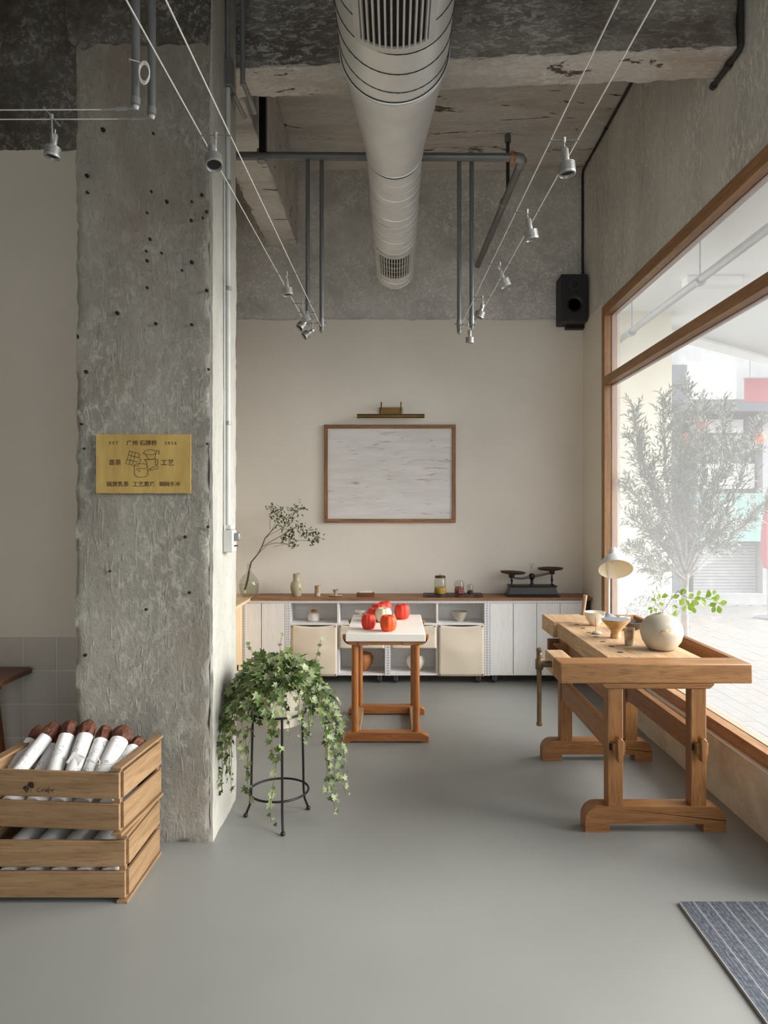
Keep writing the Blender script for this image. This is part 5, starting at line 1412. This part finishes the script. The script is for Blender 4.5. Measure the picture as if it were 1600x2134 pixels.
def vine(a, length, r0, z0, spread, seed, leafstep=0.028, size=0.034):
    rr = random.Random(seed)
    d = Vector((math.cos(a), math.sin(a), 0.2))
    p = Vector((math.cos(a) * r0, math.sin(a) * r0, z0)); pts = [p.copy()]
    v_ = d * 0.9
    trav = 0; nxt = 0.02
    while trav < length:
        v_ += Vector((rr.uniform(-1, 1) * 0.3, rr.uniform(-1, 1) * 0.3, -0.16))
        v_.x -= (v_.x - math.cos(a) * spread) * 0.12; v_.y -= (v_.y - math.sin(a) * spread) * 0.12
        v_.normalize()
        p = ok(p + v_ * 0.02); trav += 0.02
        q = Vector((p.x, p.y, 0))
        if q.length < 0.165 and p.z < 0.02: q.normalize(); p.x = q.x * 0.165; p.y = q.y * 0.165
        if p.z < -0.62: break
        pts.append(p.copy())
        if trav > nxt:
            nxt += leafstep * rr.uniform(0.7, 1.5)
            out = Vector((p.x, p.y, 0)).normalized()
            tip = Vector((rr.uniform(-1.2, 1.2), rr.uniform(-1.2, 1.2), -0.6)) + out * 0.5
            leaves.append((leafM(p + out * 0.008 + rdir(rr) * 0.018, tip, out + Vector((0, -0.4, 0.3)) + rdir(rr) * 0.4, size * rr.uniform(0.5, 1.35) * (1 - 0.3 * trav / length)), -p.y * 1.5 - 0.1))
    vm.tube(pts, 0.0013, 4)
for i in range(26):
    a = math.radians(ir.uniform(0, 360)); vine(a, ir.uniform(0.18, 0.42), 0.13, 0.03, 0.25, 100 + i)
for i, (deg, ln) in enumerate([(200, 0.66), (212, 0.60), (190, 0.5), (225, 0.55), (178, 0.62), (205, 0.45), (235, 0.4), (250, 0.42), (262, 0.5), (248, 0.62), (278, 0.35), (330, 0.5), (342, 0.62), (352, 0.55), (5, 0.66), (350, 0.74), (338, 0.45), (18, 0.5), (258, 0.7), (346, 0.7), (0, 0.58), (195, 0.58)]):
    vine(math.radians(deg), ln, 0.14, 0.03, 0.16 if 200 < deg < 300 else 0.20, 300 + i, 0.024, 0.040)
for i, (x, y, zt, lean) in enumerate([(-0.02, -0.03, 0.22, 0.05), (0.16, 0.0, 0.20, 0.07), (-0.12, 0.0, 0.18, -0.03)]):
    pts = [Vector((x + lean * t_ + 0.01 * math.sin(5 * t_), y, 0.1 + (zt - 0.05) * t_)) for t_ in (0, 0.25, 0.5, 0.75, 1)]
    vm.tube(pts, 0.0012, 4)
    for q in pts[1:]: leaves.append((leafM(q, Vector((lean * 9, -0.3, 0.3)) + rdir(ir) * 0.8, Vector((0, -0.6, 0.7)), 0.026), 1.0))
vm.build('vine', M['vine'], ivy)
leaves.sort(key=lambda q: -q[1])
lo = None; rest = MB()
for i, (m_, _) in enumerate(leaves):
    if i < 300:
        if lo is None:
            lo = MB().add(lv, lf).build('leaf', M['ivy'], ivy, smooth=0.6, normals=False); o = lo
        else:
            o = lo.copy(); COL.objects.link(o)
        o.matrix_local = m_
    else:
        rest.add([m_ @ q for q in lv], lf)
rest.build('leaf_mass', M['ivy'], ivy, smooth=0.6, normals=False, kind='stuff')

# ================================================================ entrance mat
mt = MB().box(0, 0.635, 0, 1.75, 0, 0.012).build('entrance_mat', M['rug'], loc=(1.156, 1.03, 0.0))
tag(mt, 'dark grey ribbed entrance mat with fine pale stripes', 'mat')

# ================================================================ the street outside
M['paver'] = plain('pale_granite_paver', srgb(104, 103, 98), 0.8, var=0.08, scale=5, bump=0.1)
M['joint'] = plain('paving_joint', srgb(52, 51, 48), 0.9)
M['soffit'] = plain('white_soffit', srgb(226, 226, 222), 0.8, var=0.01)
M['cream_wall'] = plain('cream_render', srgb(214, 208, 188), 0.85, var=0.03, scale=2)
pv = struct(MB().box(2.0, 22, -8, 26, -0.16, -0.03).build('pavement', M['joint']))
PW, PL = 0.118, 0.236
cand = []
for i in range(60):
    for j in range(40):
        x0 = 2.06 + i * PW; y0 = 3.2 + j * PL + (0.5 * PL if i % 2 else 0)
        X, Y = x0 + PW / 2, y0 + PL / 2
        px = 822 + X * FPX / Y; py = 1066 + EYE * FPX / Y
        if 1280 < px < 1640 and py < 1570 and Y < 11.6: cand.append((Y, x0, y0))
cand.sort()
pm = None; rest = MB()
for n_, (Y, x0, y0) in enumerate(cand):
    if n_ < 300:
        if pm is None:
            pm = MB().box(0.002, PW - 0.002, 0.002, PL - 0.002, -0.03, 0.0).build('paver', M['paver'], pv); o = pm
        else:
            o = pm.copy(); COL.objects.link(o)
        o.location = (x0, y0, 0.003 * mnoise.noise(Vector((x0 * 5, y0 * 5, 0))))
    else:
        rest.box(x0 + 0.002, x0 + PW - 0.002, y0 + 0.002, y0 + PL - 0.002, -0.03, 0.0)
if rest.v: rest.build('paver_field', M['paver'], pv, kind='stuff', smooth=0)

CZ = 4.0
can = MB().prism([(2.0, 2.6), (4.4, 2.6), (4.4, 7.0), (7.6, 11.9), (3.3, 8.75), (2.0, 8.2)], 'z', CZ, CZ + 0.16).build('canopy', M['soffit'])
struct(can)
MB().tube([(3.28, 8.72, CZ - 0.07), (7.6, 11.88, CZ - 0.07)], 0.075, 4).build('fascia', M['soffit'], can)
struct(MB().box(2.0, 3.33, 8.2, 8.45, -0.03, CZ).build('wall_outside', M['cream_wall']))
sp_ = thing('soffit_pipe', 'pale grey drain pipe hung beneath the white canopy outside', 'pipe', (2.65, 3.0, 3.6))
MB().tube([(0, -0.3, 0), (0, 5.19, 0.02)], 0.036, 14).build('tube', M['pipe_mid'], sp_)
for y in (0.5, 1.0, 2.9, 4.6):
    MB().tube([(0, y, -0.0), (0, y + 0.05, 0.0)], 0.043, 14).box(-0.004, 0.004, y + 0.02, y + 0.03, 0.0, CZ - 3.6).build('pipe_hanger', M['pipe_mid'], sp_)
lf_ = thing('soffit_light', 'long white batten light fixed beneath the canopy', 'light fixture', (3.25, 7.0, CZ - 0.09))
MB().box(-0.28, 0.28, -0.07, 0.07, 0.0, 0.09).build('housing', M['soffit'], lf_, bevel=0.01)
MB().box(-0.26, 0.26, -0.05, 0.05, -0.012, 0.0).build('diffuser', M['lamp_white'], lf_)

# ---------------------------------------------------------------- shop fronts across the way
FY = 11.8
fc = thing('shop_building', 'grey shop building across the street behind the tree', 'building', at(1500, 1268, FY) * Vector((1, 1, 0)) if False else (at(1500, 1268, FY).x, FY, 0))
def fbox(name, px0, px1, py0, py1, mat, d0=0.0, d1=0.3, lab=None):
    a = at(px0, py1, FY); b = at(px1, py0, FY)
    ox = fc.location.x
    o = MB().box(a.x - ox, b.x - ox, d0, d1, max(a.z, -0.03), b.z).build(name, mat, fc)
    if lab: o['label'] = lab
    return o
M['f_grey'] = plain('grey_facade', srgb(150, 152, 152), 0.8)
M['f_dark'] = plain('dark_shopfront', srgb(82, 86, 90), 0.6)
M['f_white'] = plain('white_band', srgb(214, 214, 212), 0.7)
M['f_teal'] = plain('teal_sign', srgb(120, 156, 150), 0.6)
M['f_text'] = plain('sign_white', srgb(240, 240, 236), 0.6)
M['f_red'] = plain('red_awning', srgb(150, 50, 54), 0.7)
M['f_orange'] = plain('orange_lantern', srgb(232, 100, 60), 0.6)
fbox('wall', 1330, 2100, 560, 1270, M['f_grey'], 0.3, 0.6)
fbox('pillar', 1392, 1432, 760, 1270, M['f_dark'], 0.0, 0.3)
fbox('upper_band', 1432, 1540, 752, 836, M['f_white'], 0.1, 0.3)
fbox('lintel', 1405, 1640, 838, 862, M['f_dark'], -0.3, 0.3)
fbox('shop_opening', 1432, 1700, 864, 1020, M['f_dark'], 0.2, 0.3)
fbox('bright_window', 1470, 1556, 872, 900, M['f_white'], 0.12, 0.2)
fbox('bright_window', 1462, 1580, 965, 1018, M['f_white'], 0.12, 0.2)
fbox('plinth', 1392, 2100, 1236, 1270, M['f_grey'], -0.1, 0.3)
fbox('pillar', 1586, 1606, 862, 1240, M['f_grey'], -0.05, 0.3)
for i in range(16):
    fbox('shutter_slat', 1452, 1584, 1131 + i * 6.6, 1131 + i * 6.6 + 5.6, M['f_grey'], 0.14, 0.2)
fbox('shutter_back', 1450, 1586, 1130, 1237, M['f_dark'], 0.2, 0.3)
sgn = thing('shop_sign', 'teal shop sign with white lettering behind the tree', 'sign', (at(1516, 1075, FY).x, FY - 0.08, at(0, 1128, FY).z))
hw_ = 68 * FY / FPX
MB().box(-hw_, hw_, 0, 0.08, 0, 100 * FY / FPX).build('board', M['f_teal'], sgn)
text('家庭式厨房', 0.2, M['f_text'], 'lettering', sgn, Matrix.Translation((at(1503, 0, FY).x - sgn.location.x, -0.006, 34 * FY / FPX)) @ FACE_CAM, depth=0.004, width=90 * FY / FPX)
text('米饭', 0.2, M['f_text'], 'lettering', sgn, Matrix.Translation((at(1500, 0, FY).x - sgn.location.x, -0.006, 66 * FY / FPX)) @ FACE_CAM, depth=0.004, width=64 * FY / FPX)
ra = thing('red_awning', 'red awning hanging under the canopy edge across the street', 'awning', at(1590, 838, 10.35))
MB().box(-0.28, 0.6, -0.02, 0.02, 0.0, 0.36).build('valance', M['f_red'], ra)
MB().tube([(-0.3, 0, 0.36), (0.62, 0, 0.36)], 0.02, 8).tube([(-0.2, 0, 0.36), (-0.2, 0, CZ - ra.location.z)], 0.008, 6).tube([(0.5, 0, 0.36), (0.5, 0, CZ - ra.location.z)], 0.008, 6).build('awning_rod', M['f_grey'], ra)
for px, py, lb_ in ((1426, 915, 'orange lantern hanging by the dark shop pillar'), (1464, 885, 'orange lantern under the shop lintel'), (1582, 912, 'orange lantern hanging by the grey shop pillar')):
    c_ = at(px, py, FY - 0.2)
    ln = thing('lantern', lb_, 'lantern', c_, group='orange lanterns across the street')
    MB().lathe([(0, -0.10), (0.05, -0.10), (0.095, -0.05), (0.10, 0.0), (0.095, 0.05), (0.05, 0.10), (0, 0.10)], 16).build('paper_globe', M['f_orange'], ln)
    MB().tube([(0, 0, 0.10), (0, 0, (py - 861) * FY / FPX)], 0.006, 5).build('cord', M['f_dark'], ln)
pr_ = thing('closed_parasol', 'closed pale red parasol standing on the pavement across the street', 'parasol', at(1600, 1236, 10.2) * Vector((1, 1, 0)) if False else (at(1600, 1236, 10.2).x, 10.2, 0))
MB().lathe([(0.05, 0.75), (0.09, 0.95), (0.08, 1.3), (0.05, 1.6), (0.015, 1.7)], 14, rib=lambda th, tt: 1 + 0.2 * math.sin(5 * th)).build('canopy_cloth', M['f_red'], pr_)
MB().tube([(0, 0, 0.03), (0, 0, 1.78)], 0.018, 8).build('pole', M['f_grey'], pr_)
MB().lathe([(0, 0), (0.18, 0), (0.18, 0.03), (0.03, 0.05), (0, 0.05)], 16).build('base_plate', M['f_dark'], pr_)

# ---------------------------------------------------------------- olive tree and shrub
TYo = 6.3
tr0 = Vector(((1427 - 822) * TYo / FPX, TYo, 0))
ol = thing('olive_tree', 'olive tree with narrow grey-green leaves standing outside the window', 'tree', tr0)
tw = MB(); fo = MB(); r_ = random.Random(21)
def op(px, py, dy=0.0): return at(px, py, TYo + dy) - tr0
tw.tube([Vector((0, 0, -0.02)), Vector((0.0, 0, 0.45)), op(1426, 1250), op(1430, 1190)], [0.036, 0.034, 0.032, 0.026], 10)
def branch(pts, r0, r1, dens=1.0):
    P = [Vector(p) for p in pts]
    n = len(P)
    tw.tube(P, [r0 + (r1 - r0) * i / (n - 1) for i in range(n)], 6)
    for i in range(n - 1):
        seg = P[i + 1] - P[i]
        k_ = max(2, int(seg.length / 0.0125 * dens))
        for q in range(k_):
            t_ = (i + q / k_) / (n - 1)
            if t_ < 0.22: continue
            p = P[i] + seg * (q / k_)
            # side twig with leaves
            d = (seg.normalized() * 0.8 + rdir(r_) * 0.9 + Vector((0, 0, 0.25))).normalized()
            L = r_.uniform(0.08, 0.24) * (1.15 - 0.5 * t_)
            e = p + d * L
            if r_.random() < 0.55: tw.tube([p, e], 0.0016, 3)
            for s_ in range(9):
                u = 0.12 + 0.88 * s_ / 8
                ld = (d * 0.9 + rdir(r_) * 0.8).normalized()
                leaf_quad(fo, p + d * L * u, ld, Vector((0, -0.6, 0.7)), r_.uniform(0.05, 0.08), r_.uniform(0.011, 0.016))
B = [([(1430, 1200), (1424, 1120), (1436, 1000), (1440, 900), (1438, 800)], 0), ([(1430, 1190), (1400, 1080), (1385, 960), (1382, 880), (1380, 830)], -0.25), ([(1430, 1200), (1370, 1060), (1335, 960), (1318, 850)], 0.2),
     ([(1430, 1210), (1380, 1130), (1330, 1040), (1310, 1000)], -0.3), ([(1430, 1215), (1390, 1180), (1350, 1160), (1305, 1145)], 0.1), ([(1430, 1190), (1470, 1080), (1500, 960), (1510, 840)], 0.2), ([(1430, 1200), (1480, 1110), (1540, 1010), (1580, 880)], -0.2),
     ([(1430, 1205), (1500, 1140), (1570, 1080), (1630, 1010)], 0.15), ([(1432, 1180), (1460, 1060), (1468, 950), (1466, 850)], -0.3), ([(1430, 1190), (1410, 1060), (1408, 950), (1400, 860)], 0.3), ([(1430, 1190), (1450, 1100), (1490, 1020), (1540, 920)], 0.3),
     ([(1425, 1200), (1370, 1120), (1330, 1090), (1312, 1080)], 0.25), ([(1430, 1200), (1450, 1150), (1480, 1120), (1530, 1090)], -0.35), ([(1430, 1190), (1425, 1060), (1420, 960), (1420, 870)], -0.1), ([(1425, 1200), (1395, 1150), (1370, 1110), (1345, 1110)], -0.15),
     ([(1430, 1195), (1360, 1010), (1330, 930), (1312, 910)], -0.1), ([(1430, 1210), (1405, 1190), (1375, 1185), (1345, 1170)], -0.25)]
for pl2, dy in B:
    n = len(pl2)
    branch([op(p[0] + r_.uniform(-4, 4), p[1], dy * i / (n - 1)) for i, p in enumerate(pl2)], 0.012, 0.003)
tw.build('trunk_and_branches', M['bark'], ol)
fo.build('foliage', M['olive'], ol, smooth=0, normals=False, kind='stuff')
shp = at(1370, 1290, 7.4)
shb = thing('low_shrub', 'low grey-green shrub at the foot of the cream wall outside', 'shrub', (shp.x, 7.4, 0))
fo = MB(); tw = MB()
for i in range(900):
    v_ = rdir(r_) * (r_.random() ** 0.35)
    p = Vector((v_.x * 0.36, v_.y * 0.3, 0.40 + v_.z * 0.34))
    leaf_quad(fo, p, rdir(r_) + Vector((0, 0, 0.4)), Vector((0, -0.6, 0.7)), r_.uniform(0.03, 0.055), 0.016)
for i in range(14):
    v_ = rdir(r_); tw.tube([Vector((v_.x * 0.05, v_.y * 0.05, -0.02)), Vector((v_.x * 0.25, v_.y * 0.2, 0.3 + 0.2 * abs(v_.z)))], 0.006, 5)
tw.build('stem', M['bark'], shb)
fo.build('foliage', M['olive'], shb, smooth=0, normals=False, kind='stuff')
